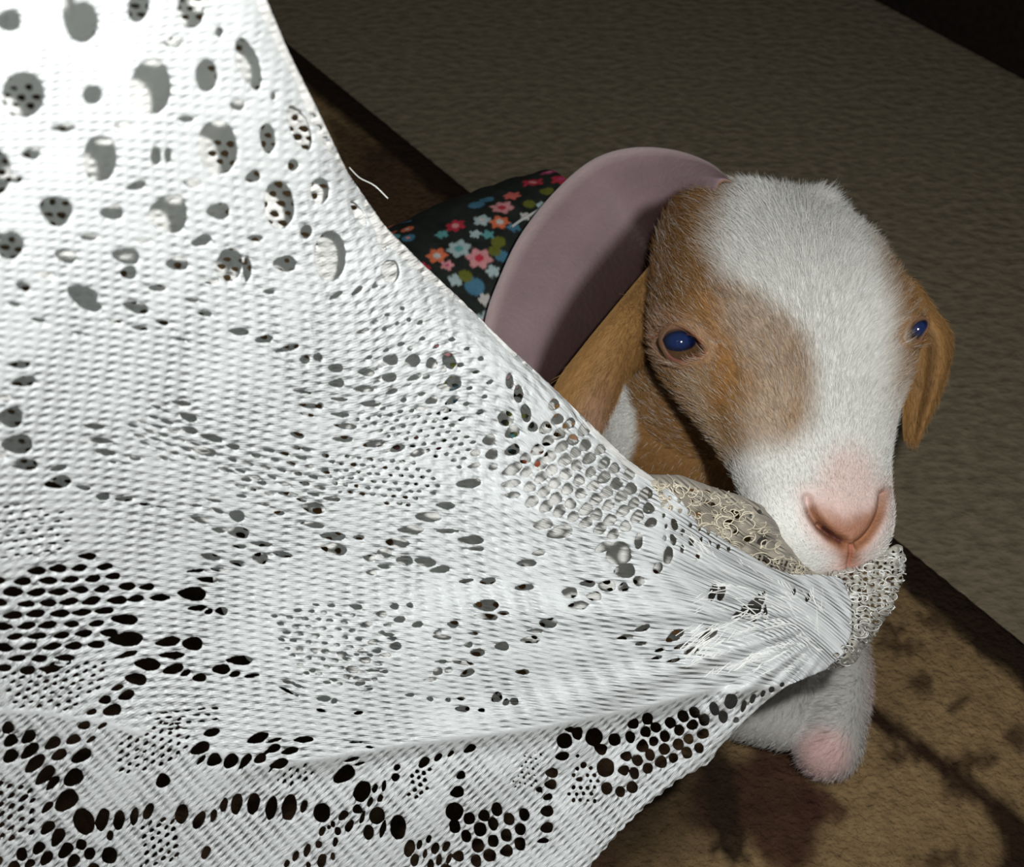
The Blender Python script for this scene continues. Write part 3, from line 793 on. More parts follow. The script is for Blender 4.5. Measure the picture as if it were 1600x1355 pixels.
# fur
def fur(points, normals, cols, length, flow, rad, lift=.45, name='fur'):
    n_ = len(points); K = 4
    fl_ = flow - (flow * normals).sum(1)[:, None] * normals
    fl_ /= np.linalg.norm(fl_, axis=1)[:, None] + 1e-9
    jit = rng.normal(0, .22, (n_, 3))
    d0 = fl_ + jit + normals * lift * 1.6; d0 /= np.linalg.norm(d0, axis=1)[:, None]
    d1 = fl_ + jit + normals * lift * .35; d1 /= np.linalg.norm(d1, axis=1)[:, None]
    L = length * rng.uniform(.6, 1.15, n_)
    pts = np.empty((n_, K, 3)); pts[:, 0] = points - normals * .0003
    for k in range(1, K):
        w = k / (K - 1); d = d0 * (1 - w) + d1 * w
        pts[:, k] = pts[:, k - 1] + d * (L / (K - 1))[:, None]
    hc = bpy.data.hair_curves.new(name); hc.add_curves([K] * n_)
    pts[..., 2] = np.maximum(pts[..., 2], RZ + .001)
    pts = pts - np.array(parent_world(goat))
    hc.attributes['position'].data.foreach_set('vector', pts.astype(np.float32).ravel())
    ra = hc.attributes.get('radius') or hc.attributes.new('radius', 'FLOAT', 'POINT')
    rv = np.broadcast_to(np.array([1, .9, .65, .15])[None], (n_, K)) * np.asarray(rad).reshape(-1, 1)
    ra.data.foreach_set('value', rv.astype(np.float32).ravel())
    ca = hc.attributes.new('col', 'FLOAT_COLOR', 'CURVE')
    cl = np.ones((n_, 4), np.float32); cl[:, :3] = cols
    ca.data.foreach_set('color', cl.ravel())
    hc.materials.append(M_FUR)
    o = bpy.data.objects.new(name, hc); COL.objects.link(o); o.parent = goat
    o['kind'] = 'stuff'
    return o
T3 = np.vstack([F[0]] + ([F[1][:, [0, 1, 2]], F[1][:, [0, 2, 3]]] if len(F) > 1 else [])) if F[0].shape[1] == 3 else np.vstack([F[0][:, [0, 1, 2]], F[0][:, [0, 2, 3]]])
a_, b_, c_ = v[T3[:, 0]], v[T3[:, 1]], v[T3[:, 2]]
area = .5 * np.linalg.norm(np.cross(b_ - a_, c_ - a_), axis=1)
tc_ = (a_ + b_ + c_) / 3
tpp, td = proj(tc_); ths, thr, thn = to_head(tc_)
tn = nrm[T3[:, 0]]
fac = (tn * (CAM - tc_)).sum(1) / np.linalg.norm(CAM - tc_, axis=1)
thead = headm[T3[:, 0]]
dens = np.where(thead, 1.0, .35) * np.where(fac > -.15, 1.0, .10)
inside_eye = np.maximum(poly_sd(tpp, EYE_L), poly_sd(tpp, EYE_R)) > -3
dens[inside_eye & thead] = 0
tpad = poly_sd(tpp, [(1262, 775), (1290, 785), (1320, 800), (1355, 795), (1383, 768), (1380, 810), (1362, 845), (1345, 866), (1338, 900), (1318, 902), (1312, 868), (1290, 846), (1268, 815)])
dens[thead & (ths > .11)] *= sstep(4, -22, tpad)[thead & (ths > .11)] * .9
# nothing under the coat
dtr = np.min(np.linalg.norm(tc_[:, None] - cc[None, ::12], axis=2) - cr_[None, ::12], axis=1)
dens[(dtr < .001)] = 0
pr = area * dens; NH = 120000
ti = rng.choice(len(T3), NH, p=pr / pr.sum())
u1 = np.sqrt(rng.random(NH)); u2 = rng.random(NH)
w0, w1, w2 = 1 - u1, u1 * (1 - u2), u1 * u2
def bary(A): return w0[:, None] * A[T3[ti, 0]] + w1[:, None] * A[T3[ti, 1]] + w2[:, None] * A[T3[ti, 2]]
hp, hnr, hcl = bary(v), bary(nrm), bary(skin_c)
hnr /= np.linalg.norm(hnr, axis=1)[:, None]
s_, r_, n_ = to_head(hp)
ishead = headm[T3[ti, 0]]
flow = np.where(ishead[:, None], -ax_a[None] * np.where(s_ > .03, 1.0, .8)[:, None] + ax_r[None] * (np.clip(r_ / .022, -1, 1) * np.where(s_ < .09, .75, .35))[:, None], np.array([-.5, .1, -.75])[None])
ln = np.where(ishead, np.interp(s_, [-.03, .02, .06, .10, .13, .16], [.0085, .0080, .0060, .0042, .0028, .0016]), .0048)
lum = rng.normal(1, .13, NH)
# pale guard hairs sprinkled through the tan
pale = rng.random(NH) < np.where(ishead, .16, .06)
hcl = np.where(pale[:, None], hcl * .45 + WHITE * .55, hcl) * np.clip(lum, .6, 1.35)[:, None]
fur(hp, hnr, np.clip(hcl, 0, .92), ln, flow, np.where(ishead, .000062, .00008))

def ear_fur(G, N, colfn, nh, length):
    a, b = G.shape[:2]
    fu, fv = rng.uniform(1, a - 2.01, nh), rng.uniform(.3, b - 1.31, nh)
    i, j = fu.astype(int), fv.astype(int); x, y = (fu - i)[:, None], (fv - j)[:, None]
    L_ = lambda A: (A[i, j] * (1 - x) + A[i + 1, j] * x) * (1 - y) + (A[i, j + 1] * (1 - x) + A[i + 1, j + 1] * x) * y
    nn2 = L_(N); k = colfn(fu / (a - 1), fv / (b - 1), True) * np.clip(rng.normal(1, .16, nh), .6, 1.4)[:, None]
    fur(L_(G) + nn2 * .0013, nn2, np.clip(k, 0, .9), length, L_(np.gradient(G, axis=0)), np.full(nh, .00006), .30)
ear_fur(G2, N2, col_flap, 9000, .0055)
ear_fur(G3, N3, col_ear3, 4000, .0050)

# ------------------------------------------------------------------ lace curtain
CUR_D = [(-260, -260, .190), (0, -200, .207), (0, 0, .222), (200, 0, .242), (420, 0, .280), (380, -200, .258), (0, 300, .248), (300, 300, .295), (540, 280, .345), (0, 600, .285), (300, 560, .332), (400, 600, .352), (720, 470, .402), (850, 600, .428),
         (0, 900, .335), (400, 900, .396), (700, 800, .424), (1000, 740, .455), (1000, 900, .455), (1190, 850, .4790), (1240, 900, .4860), (1320, 925, .4920), (1380, 900, .496), (1410, 870, .500), (1250, 1000, .478), (1380, 980, .492), (1100, 1050, .468),
         (800, 1100, .446), (1120, 1180, .482), (400, 1150, .412), (0, 1150, .378), (0, 1355, .402), (400, 1355, .430), (700, 1355, .454), (920, 1340, .472), (1000, 1260, .478), (-260, 1355, .375), (-260, 600, .245), (-260, 1560, .40), (400, 1560, .445)]
cur_tps = TPS([q[:2] for q in CUR_D], [q[2] for q in CUR_D])
FOLD = [(300, 1222), (430, 1195), (600, 1168), (850, 1135), (1000, 1106), (1110, 1078), (1230, 1072)]
EDGE = [(330, -260), (372, -120), (412, -10), (450, 80), (498, 175), (543, 270), (600, 352), (660, 412), (722, 470), (790, 537), (850, 592), (920, 660), (980, 718), (1035, 756)]
OUT = EDGE + [(1066, 784), (1090, 819), (1120, 835), (1144, 852), (1170, 866), (1200, 885), (1238, 898), (1285, 898), (1316, 904), (1330, 940), (1332, 985), (1318, 1022), (1290, 1047), (1230, 1072), (1192, 1100), (1152, 1140), (1122, 1170), (1112, 1192), (1060, 1220), (1008, 1262), (968, 1302), (925, 1352), (880, 1420), (700, 1500), (300, 1530), (-160, 1530), (-160, -220)]
OUT = [q for q in OUT]

FLAP = [(-200, 1105), (60, 1112), (170, 1132), (300, 1168), (430, 1197), (600, 1168), (850, 1135), (1000, 1106), (1110, 1078), (1230, 1072)]
def cur_depth(Pt, ripple=True):
    d = cur_tps(Pt)
    x, y = Pt[:, 0], Pt[:, 1]
    yf = np.interp(x, [q[0] for q in FOLD], [q[1] for q in FOLD])
    e = y - yf; k = sstep(300, 520, x)
    d = d + k * (.0034 * sstep(-8, 34, e + 7 * np.sin(x * .021)) - .0022 * np.exp(-(np.minimum(e, 0) / 60.0) ** 2) * (1 - sstep(-4, 22, e)))
    # soft tension folds running into the mouth
    ax, ay = x - 1330, y - 960
    r = np.hypot(ax, ay); th = np.arctan2(ay, ax)
    th = np.where(th < 0, th + 2 * np.pi, th)
    amp = .0016 * sstep(40, 220, r) * sstep(1200, 600, r)
    d = d + amp * np.sin(th * 19 + .004 * r) + .0010 * sstep(60, 160, r) * sstep(900, 300, r) * np.sin(th * 41 + 1.0)
    d = d + .0010 * noise2(x * .012, y * .012, 41)
    return d

# row direction field -> two phase fields with even spacing
ANG = [(-100, 600, 8), (100, 600, 9), (300, 560, 11), (500, 560, 8), (600, 480, -18), (200, 200, 5), (420, 200, 10), (200, 820, 12), (200, 1000, -4), (500, 950, 6), (700, 950, 2), (100, 1070, -22), (300, 1100, -8), (150, 1230, -36), (400, 1235, -37), (560, 1120, -3), (350, 1130, -6),
       (620, 1270, -45), (760, 1240, -48), (860, 1290, -48), (1000, 1200, -45), (800, 1060, -8), (1000, 1020, -22), (1130, 990, -28), (1060, 900, -24), (1000, 850, -12), (850, 740, 25), (900, 680, 40), (780, 600, 20), (1240, 925, 48), (1292, 975, 78), (1285, 1030, 60), (1165, 870, 55), (1090, 850, 50), (1190, 1000, -18), (1200, 1060, -25), (1130, 930, 0), (0, 1400, -40), (300, 1450, -42), (0, 0, 0)]
ang_tps = TPS([q[:2] for q in ANG], [q[2] for q in ANG], .002)
gs = 16.0
gx = np.arange(-200, 1500, gs); gy = np.arange(-260, 1580, gs)
GX, GY = np.meshgrid(gx, gy, indexing='ij')
TH = np.radians(ang_tps(np.c_[GX.ravel(), GY.ravel()])).reshape(GX.shape)
def potential(vx, vy):
    # least squares: grad u = (vx, vy), conjugate gradient
    def G(u): return (u[1:, :] - u[:-1, :]) / gs, (u[:, 1:] - u[:, :-1]) / gs
    def GT(a, b):
        o = np.zeros(GX.shape); o[1:, :] += a / gs; o[:-1, :] -= a / gs; o[:, 1:] += b / gs; o[:, :-1] -= b / gs; return o
    bx = .5 * (vx[1:, :] + vx[:-1, :]); by = .5 * (vy[:, 1:] + vy[:, :-1])
    u = GX * 0; r = GT(bx, by) - GT(*G(u)); p = r.copy(); rs = (r * r).sum()
    for _ in range(700):
        Ap = GT(*G(p)); al_ = rs / ((p * Ap).sum() + 1e-20); u = u + al_ * p; r = r - al_ * Ap; rn_ = (r * r).sum()
        if rn_ < 1e-12: break
        p = r + rn_ / rs * p; rs = rn_
    return u
UT = potential(-np.sin(TH), np.cos(TH)); US = potential(np.cos(TH), np.sin(TH))
def bil(A, x, y):
    fx = np.clip((x - gx[0]) / gs, 0, len(gx) - 1.001); fy = np.clip((y - gy[0]) / gs, 0, len(gy) - 1.001)
    i = fx.astype(int); j = fy.astype(int); a = fx - i; b = fy - j
    return (A[i, j] * (1 - a) + A[i + 1, j] * a) * (1 - b) + (A[i, j + 1] * (1 - a) + A[i + 1, j + 1] * a) * b

# holes: x, y, width, height, tilt in degrees (positive turns clockwise in the picture)
HOLES = """
12 32 40 34 0;108 20 20 60 0;128 35 50 64 0;216 10 34 50 10;298 16 42 56 0;342 50 12 16 0;270 66 30 16 0;36 148 66 72 0;144 148 30 30 0;236 136 62 86 0;322 118 34 50 0;388 100 34 86 -20;370 164 24 16 0;426 150 8 14 0;468 200 30 76 -22;340 230 60 84 -8
418 216 24 46 -8;156 248 52 72 0;243 244 16 30 0;262 242 12 26 0;98 200 36 14 0;192 196 26 10 0;290 186 26 10 0;48 240 28 18 0;458 258 16 18 0;394 276 24 18 -20;300 286 26 14 0;212 290 32 14 -15;20 280 32 12 0;500 298 28 40 0;436 320 46 74 -6;340 330 36 24 0;262 334 60 58 0;174 332 36 22 0;86 328 52 44 30;560 334 14 46 -30
478 362 18 22 20;398 372 26 10 0;314 376 32 16 -20;224 376 22 7 0;138 370 28 12 0;16 384 40 44 30;516 400 48 78 0;596 376 14 36 -15;610 424 28 36 0;444 412 36 24 0;358 414 40 52 10;386 420 14 40 0;276 412 34 20 0;196 400 44 24 10;200 426 26 20 0;102 400 34 20 20;36 448 24 14 30;72 430 28 10 10;128 462 50 30 25;140 478 40 16 10;212 480 42 18 15;244 450 28 10 0
254 504 20 8 10;216 512 28 7 10;372 518 32 12 5;412 530 30 12 -10;524 462 26 8 -30;558 454 24 8 -40;586 446 12 8 -40;448 545 40 9 -14;300 468 22 8 5;320 490 24 8 5;330 440 22 8 0;420 456 20 7 0;280 530 22 5 5;180 500 26 7 10;60 500 26 7 10;120 520 22 5 10;20 474 24 7 15
30 570 36 12 0;36 596 42 17 -8;8 622 20 12 10;16 652 38 32 0;26 694 48 30 0;38 726 44 17 0;90 732 30 9 -12;90 754 44 19 -10;130 762 24 7 10;160 776 22 12 0;194 780 28 8 0;225 788 20 5 5;250 792 18 4 5
146 666 34 9 6;154 688 42 9 6;162 706 36 10 10;210 716 20 6 10;176 722 14 4 0;284 630 30 8 8;294 652 28 13 20;296 672 26 11 15;330 684 34 11 15;364 698 22 9 10;320 706 38 12 10;244 636 16 5 20;352 734 26 6 15;400 746 22 6 15;444 756 24 5 10;448 772 32 7 8;412 788 20 5 5;436 802 18 7 5;332 782 30 4 10;304 790 24 4 5;340 798 22 6 25;370 806 24 18 15
312 812 28 10 15;372 832 34 17 8;342 828 22 9 5;408 850 34 8 5;374 854 22 7 5;440 866 34 9 10;406 872 24 18 10;328 870 30 11 10;372 880 26 9 10;306 892 30 5 -5;340 890 24 7 5;324 906 34 9 5;490 794 38 18 8;488 820 38 9 8;520 838 42 13 5;522 858 42 18 8;518 780 28 7 5
476 562 16 13 0;496 558 13 12 0;524 575 24 13 0;526 599 24 13 0;472 612 30 5 10;482 634 34 8 5;500 634 10 10 0;464 680 22 9 15;540 666 36 9 5;568 608 32 10 0;578 631 32 10 0;572 582 28 11 5;608 590 24 13 -5;610 562 24 17 0;584 694 34 11 -8;620 701 26 11 -20;652 708 24 11 -20;508 712 14 6 10;400 712 16 7 10;478 702 16 6 15;480 648 26 4 10;532 648 30 7 5;530 624 28 6 5;536 686 34 9 0
644 564 24 19 -20;674 568 18 17 -40;702 564 20 26 -25;646 590 22 8 -25;706 600 30 22 -30;674 626 20 11 -20;706 626 26 11 -30;612 612 20 8 -20;638 500 8 6 0;620 506 8 5 -30;586 504 10 5 -20;600 514 8 5 -20;566 518 20 6 -20;604 492 8 5 0;628 482 8 6 0;656 504 10 6 -30;640 545 8 6 0;500 558 8 6 0
796 596 12 24 0;810 616 14 28 0;822 646 16 28 -10;790 654 24 24 -20;800 676 24 17 -30;764 688 20 16 -10;768 710 20 15 -20;800 704 24 16 -25;742 708 16 10 -10;800 734 34 16 -25;798 756 30 11 -10;770 730 14 9 -20;832 668 16 14 -30;740 728 20 7 -15;800 774 24 9 -5
732 756 40 14 -5;696 790 30 11 5;668 808 42 15 3;642 828 40 14 0;620 848 38 15 5;600 864 22 15 5;632 876 26 14 5;664 878 34 15 8;688 890 32 11 -8;736 844 42 13 3;740 858 30 5 0;698 830 34 7 0;600 885 20 8 5;576 872 18 10 5;580 895 18 8 5;560 840 18 8 0
848 820 30 15 -12;874 832 42 20 -15;842 864 22 9 -10;822 880 32 11 -3;942 856 30 14 -25;966 866 40 34 -20;976 892 32 22 -5;948 916 26 17 -3;974 918 16 13 -30;998 908 16 16 -35;918 912 26 10 0;890 926 24 15 5;928 932 24 13 -5;904 946 32 13 -5;818 918 32 9 -5;762 908 26 10 -8;728 908 24 6 -8;998 846 12 24 10;1044 868 14 28 10;1028 888 13 19 25;1054 820 10 18 -10;1052 844 9 18 -10;1080 846 8 14 0
1114 926 12 28 20;1127 927 12 26 20;1182 950 15 46 12;1171 950 8 26 20;1162 954 8 18 25;1192 936 6 22 10;1196 958 6 24 0;1150 962 14 8 -40;1004 982 26 9 -18;1054 994 32 15 -32;1106 992 34 16 -35;976 996 26 7 -10;1064 1010 22 7 -20;1080 1018 26 8 -18;1052 1032 20 6 -12;1026 1028 18 5 -15;1000 1006 18 5 -10;1030 1016 18 5 -15;1090 870 6 16 15;1066 858 5 14 10
760 946 40 18 0;856 974 28 15 0;828 1000 32 11 -5;836 986 24 7 0;784 1010 22 13 -5;732 1008 13 8 -5;746 1020 22 12 0;760 964 36 9 5;708 976 18 10 0;690 996 30 6 5;816 1050 22 8 0;786 958 20 6 0;740 990 16 5 0;640 946 10 8 0;616 948 14 9 0;556 948 20 9 10;596 960 16 10 0;624 968 18 10 -5;572 976 20 8 -10;652 976 18 9 -15;606 992 18 5 0;612 998 16 5 0;684 988 12 7 -20
582 1004 16 8 -5;618 1010 18 12 -10;564 1018 10 7 0;588 1018 16 6 0;602 1024 16 6 0;508 1018 14 7 0;534 1022 16 8 10;542 1030 16 6 10;570 1032 18 9 0;550 1046 20 11 5;488 1048 10 6 0;562 1068 16 8 -15;556 1060 14 4 0;574 1078 18 5 -15;580 1048 20 4 0;684 1050 16 11 -25;700 1048 12 8 -20;730 1052 26 11 -25;690 1034 18 5 0;722 1036 36 6 5;672 1062 22 5 -10
640 1086 16 5 0;672 1092 10 7 0;722 1108 24 9 0;776 1090 18 14 -40;790 1098 12 9 -40;804 1096 12 12 0;752 1110 10 6 0;700 1094 8 6 0;720 1092 14 5 0;506 1092 22 9 0;522 1096 10 7 -30;500 1110 16 5 10;560 1114 16 6 -10;450 1080 34 5 25;450 1066 22 5 10;520 1062 16 4 10;466 1072 20 5 20
300 928 46 22 3;308 950 32 9 -6;326 956 14 8 -20;346 955 20 12 5;194 968 46 16 3;196 999 54 23 -3;262 1003 40 15 -10;300 1006 32 21 0;198 1023 38 9 -18;268 1024 42 11 0;230 1038 42 20 5;270 1046 36 15 -15;345 1046 28 15 0;374 1032 42 15 0;311 1059 22 13 -10;212 1061 34 18 8;290 1052 20 9 -25;366 1054 20 9 -20;392 1056 26 6 -10;183 1075 22 9 -20;197 1087 26 14 -20;164 1094 20 13 -15;175 1110 30 17 -15;143 1113 16 9 -20
131 1134 20 12 -12;160 1134 17 7 -35;114 1156 24 14 -25;82 1162 28 16 -35;142 1156 18 7 -35;12 1138 20 18 -40;44 1152 26 17 -45;16 1158 24 17 -40;46 1174 36 17 -42;92 1180 26 16 -30;126 1182 34 18 -30;16 1182 26 19 -40;54 1194 40 19 -42;70 1212 40 19 -45;114 1216 34 24 -35;82 1224 30 13 -50;103 1252 42 27 -42;131 1284 32 42 -20;74 1262 24 11 -45;36 1248 18 8 -35;160 1281 19 37 15;186 1282 17 31 10;210 1276 13 29 10;232 1268 14 27 25;284 1272 20 31 10;311 1282 15 30 30
334 1274 10 22 15;350 1258 11 22 15;370 1256 17 34 12;396 1256 19 34 12;424 1263 18 38 12;452 1262 23 41 10;475 1260 10 20 20;503 1270 26 30 0;254 1221 24 20 -45;74 1294 26 16 -45;90 1309 32 18 -60;34 1335 17 21 0;60 1326 22 16 -50;102 1330 30 17 -50;127 1320 17 17 0;140 1334 17 20 20;171 1337 24 26 0;172 1306 10 17 10;72 1342 26 16 -50;114 1346 24 16 -50;322 1332 12 22 30;46 1350 18 12 -40
330 1145 28 13 -15;312 1170 32 17 -25;402 1154 36 15 -20;428 1157 28 5 -15;474 1156 34 10 -4;427 1170 23 12 -25;452 1174 29 11 -15;334 1188 24 18 -35;360 1190 27 19 -45;383 1190 30 12 -50;406 1186 22 13 -30;436 1194 31 15 -18;314 1188 22 7 -45;416 1176 12 5 -30
537 1211 38 22 -35;566 1237 25 34 25;549 1187 27 6 -16;560 1194 24 4 -14;554 1160 22 4 0;578 1168 16 4 5;586 1232 8 17 15;600 1228 7 18 12;618 1215 12 13 30;620 1200 11 9 -45;578 1254 8 17 20;594 1248 8 13 20;536 1275 19 12 -50;558 1265 15 14 -30;589 1275 24 27 20;566 1278 7 20 20;546 1291 11 21 30;576 1301 16 23 0;598 1296 9 29 15;622 1293 25 38 0;640 1326 16 27 15;528 1299 10 13 0;520 1288 7 10 0;503 1299 9 16 20;514 1293 6 8 0;524 1316 8 14 10;498 1320 10 12 0;480 1329 10 20 15;462 1338 9 19 20;503 1345 13 22 15;520 1338 7 12 0;448 1350 8 12 20;482 1352 8 10 0
655 1320 8 16 15;670 1312 8 14 20;648 1344 13 20 10;664 1334 7 15 10;680 1326 12 19 25;673 1352 10 18 0;697 1323 10 17 30;686 1344 9 17 10;716 1338 18 16 0;702 1342 8 17 20
882 1158 24 24 0;902 1146 16 21 0;928 1152 27 28 0;938 1170 22 16 30;960 1156 19 20 0;878 1182 22 13 -10;862 1208 20 15 0;860 1226 18 15 0;842 1234 10 9 0;856 1246 15 10 -15;854 1268 20 17 0;854 1294 20 16 -20;946 1200 27 29 0;948 1232 17 19 0;974 1204 17 15 0;978 1182 17 15 0;710 1268 28 28 0;714 1238 21 17 -15;720 1212 15 12 -35;662 1192 22 12 -45;684 1184 16 9 -45;704 1178 12 6 -45;734 1170 20 11 -30;890 1140 16 8 0;912 1196 10 10 0;905 1218 10 8 0;848 1314 20 8 -10
1116 1108 14 22 -20;1142 1096 20 24 15;1130 1120 14 20 -15;1162 1104 8 20 15;1176 1092 8 16 20;1192 1084 7 12 20;1150 1126 10 8 -40;1206 1078 8 10 30;1222 1070 6 8 30
1262 934 6 16 20;1240 926 5 14 25;1330 976 10 5 -20;1348 962 8 5 -30;1352 984 10 6 -20;1340 1000 10 6 0;1366 940 8 6 -40;1318 1012 9 6 0;1378 918 8 6 -40;1390 890 7 7 0;1306 1024 10 5 -20;1360 964 10 5 -30;1382 944 6 6 0;1370 976 7 5 0;1396 908 6 6 0;1352 1000 8 6 0;1330 1014 8 6 0;1398 876 6 5 0;1386 872 6 5 0
"""
HO = np.array([[float(t) for t in h.split()] for line in HOLES.strip().split('\n') for h in line.strip().split(';') if h.strip()])

# regular net patches: polygon, step along, step across, hole w, h, tilt, stagger
NETS = [
    ([(60, 880), (150, 868), (185, 905), (255, 915), (250, 935), (190, 940), (150, 1010), (80, 1045), (20, 1045), (0, 985), (20, 920)], 35, 17.2, 30, 12, -5, -3),
    ([(-160, 900), (20, 900), (0, 985), (20, 1045), (-160, 1060)], 35, 17.2, 29, 12, -5, -3),
    ([(690, 1305), (730, 1275), (800, 1262), (848, 1240), (845, 1310), (800, 1335), (720, 1370), (640, 1420), (600, 1400)], 24, 21, 19, 20, -14, 40),
    ([(955, 1165), (985, 1132), (1060, 1110), (1098, 1108), (1104, 1140), (1094, 1168), (1020, 1205), (965, 1250), (930, 1245)], 20.5, 19, 17.5, 17.5, -20, 40),
    ([(0, 1340), (150, 1345), (150, 1420), (0, 1420), (-160, 1420), (-160, 1330)], 30, 22, 24, 15, -40, -42),
    ([(-160, 1120), (0, 1130), (20, 1200), (-160, 1210)], 30, 22, 26, 16, -40, -40),
    ([(410, 1370), (700, 1360), (640, 1450), (300, 1480)], 24, 22, 14, 17, -20, 30),
    ([(838, 660), (868, 632), (905, 668), (960, 722), (1012, 770), (1030, 812), (1000, 835), (940, 845), (880, 812), (832, 800), (815, 770), (820, 700)], 23, 19, 21, 15.5, -35, 22),
    ([(900, 1180), (935, 1200), (930, 1250), (905, 1262), (890, 1240)], 11, 10, 6, 6, 0, 0),
    ([(640, 1205), (672, 1200), (668, 1230), (650, 1255), (640, 1240)], 11, 10, 7, 6, -40, -40),
    ([(560, 640), (700, 640), (740, 690), (720, 730), (620, 690), (560, 660)], 17, 11, 10, 4.5, -12, -10),
    ([(500, 715), (640, 715), (700, 760), (640, 790), (520, 770)], 17, 11, 9, 4.5, 5, 5),
    ([(230, 640), (290, 660), (320, 720), (260, 720), (210, 690), (190, 670)], 26, 11, 20, 5, 16, 16),
    ([(330, 720), (460, 700), (520, 740), (470, 790), (360, 770)], 26, 13, 17, 5.5, 12, 12),
    ([(0, 780), (110, 800), (100, 860), (0, 880)], 22, 11, 13, 3.8, -8, -8),
    ([(60, 1040), (170, 1030), (160, 1075), (100, 1110), (20, 1100), (0, 1060)], 17, 10.5, 11, 4.6, -24, -24),
    ([(185, 1160), (280, 1120), (300, 1170), (240, 1200), (180, 1210)], 16, 10.5, 10, 4.5, -36, -36),
    ([(420, 1200), (480, 1196), (490, 1215), (440, 1230)], 13, 9, 10, 3.6, -50, -40),
    ([(230, 1110), (330, 1100), (340, 1130), (250, 1140)], 20, 9, 13, 3, -5, -5),
    ([(0, 1220), (60, 1240), (70, 1290), (0, 1320), (-100, 1300)], 20, 13, 13, 6, -40, -40),
    ([(220, 1290), (270, 1270), (280, 1340), (220, 1360)], 14, 11, 10, 5, -45, -40),
    ([(430, 960), (500, 940), (620, 985), (600, 1070), (500, 1075), (440, 1010)], 22, 12, 12, 5, 5, 5),
    ([(560, 560), (600, 540), (700, 520), (760, 560), (770, 640), (740, 660), (560, 620)], 30, 20, 12, 6, -20, -20),
    ([(1020, 770), (1085, 792), (1150, 812), (1190, 850), (1130, 860), (1080, 840), (1040, 850)], 15, 15, 5.5, 8, 15, 20),
    ([(820, 1180), (848, 1170), (835, 1225), (800, 1230)], 10, 8, 4, 3, -45, -45),
]
def inpoly(x, y, poly): return poly_sd(np.array([[x, y]]), poly)[0] > 0
hl = list(HO)
r3 = np.random.default_rng(5)
taken = np.array(HO)[:, :2]; tsz = np.array(HO)[:, 2:4].max(1) * .5
for poly, sp, sq, w_, h_, tilt, rot in NETS:
    pl = np.array(poly, float); x0, y0 = pl.min(0); x1, y1 = pl.max(0); cx_, cy_ = (x0 + x1) / 2, (y0 + y1) / 2
    ca, sa = math.cos(math.radians(rot)), math.sin(math.radians(rot)); R = int(max(x1 - x0, y1 - y0) / min(sp, sq)) + 2
    cand = []
    for i in range(-R, R + 1):
        for j in range(-R, R + 1):
            a = (i + .5 * (j % 2)) * sp; b = j * sq
            cand.append((cx_ + a * ca - b * sa, cy_ + a * sa + b * ca))
    cand = np.array(cand); sdv = poly_sd(cand, pl)
    for (x, y) in cand[sdv > -2]:
        k = r3.uniform(.82, 1.1)
        if np.any(np.hypot(taken[:, 0] - x, taken[:, 1] - y) < tsz * .75 + min(w_, h_) * .5 + 2): continue
        hl.append(np.array([x + r3.normal(0, .06 * sp), y + r3.normal(0, .05 * sq), w_ * k, h_ * r3.uniform(.85, 1.12), tilt + r3.normal(0, 4)]))
# the lace goes on past the frame: repeat its own motifs there
for h in HO:
    for dx, dy in ((-165, 22), (0, -330), (-165, -320)):
        x, y = h[0] + dx, h[1] + dy
        if (x < -8 and -240 < y < 1360 and h[0] < 165) or (y < -8 and h[1] < 330):
            hl.append(np.array([x, y, *h[2:]]))
HA = np.array(hl)
print('holes', len(HA))

def lace_field(X, Y, step, holes, body, wig=1.0):
    """signed field in px on the grid X[i], Y[j]; >0 is thread."""
    f = body.copy()
    x0, y0 = X[0], Y[0]
    for x, y, w_, h_, tilt in holes:
        a, b = max(w_ / 2, 1.6), max(h_ / 2, 1.6); R = max(a, b) * (1 + 8.5 / min(a, b)) + 1
        i0 = max(int((x - R - x0) / step), 0); i1 = min(int((x + R - x0) / step) + 2, len(X)); j0 = max(int((y - R - y0) / step), 0); j1 = min(int((y + R - y0) / step) + 2, len(Y))
        if i1 <= i0 or j1 <= j0: continue
        xx = X[i0:i1, None] - x; yy = Y[None, j0:j1] - y
        c_, s_ = math.cos(math.radians(tilt)), math.sin(math.radians(tilt))
        u = xx * c_ + yy * s_; v_ = -xx * s_ + yy * c_
        # drop shape: slightly blunter on one end, as the threads pull it
        v_ = v_ / (1 + .28 * np.clip(u / a, -1, 1)) if a > b else v_
        p_ = 1.75 if max(a, b) / min(a, b) > 2 else 2.15
        rad = (np.abs(u / a) ** p_ + np.abs(v_ / b) ** p_) ** (1 / p_)
        f[i0:i1, j0:j1] = np.minimum(f[i0:i1, j0:j1], (rad - 1) * min(a, b))
    xx, yy = np.meshgrid(X, Y, indexing='ij')
    return f + wig * .55 * noise2(xx * .30, yy * .30, 51, 2) * (np.abs(f) < 8)

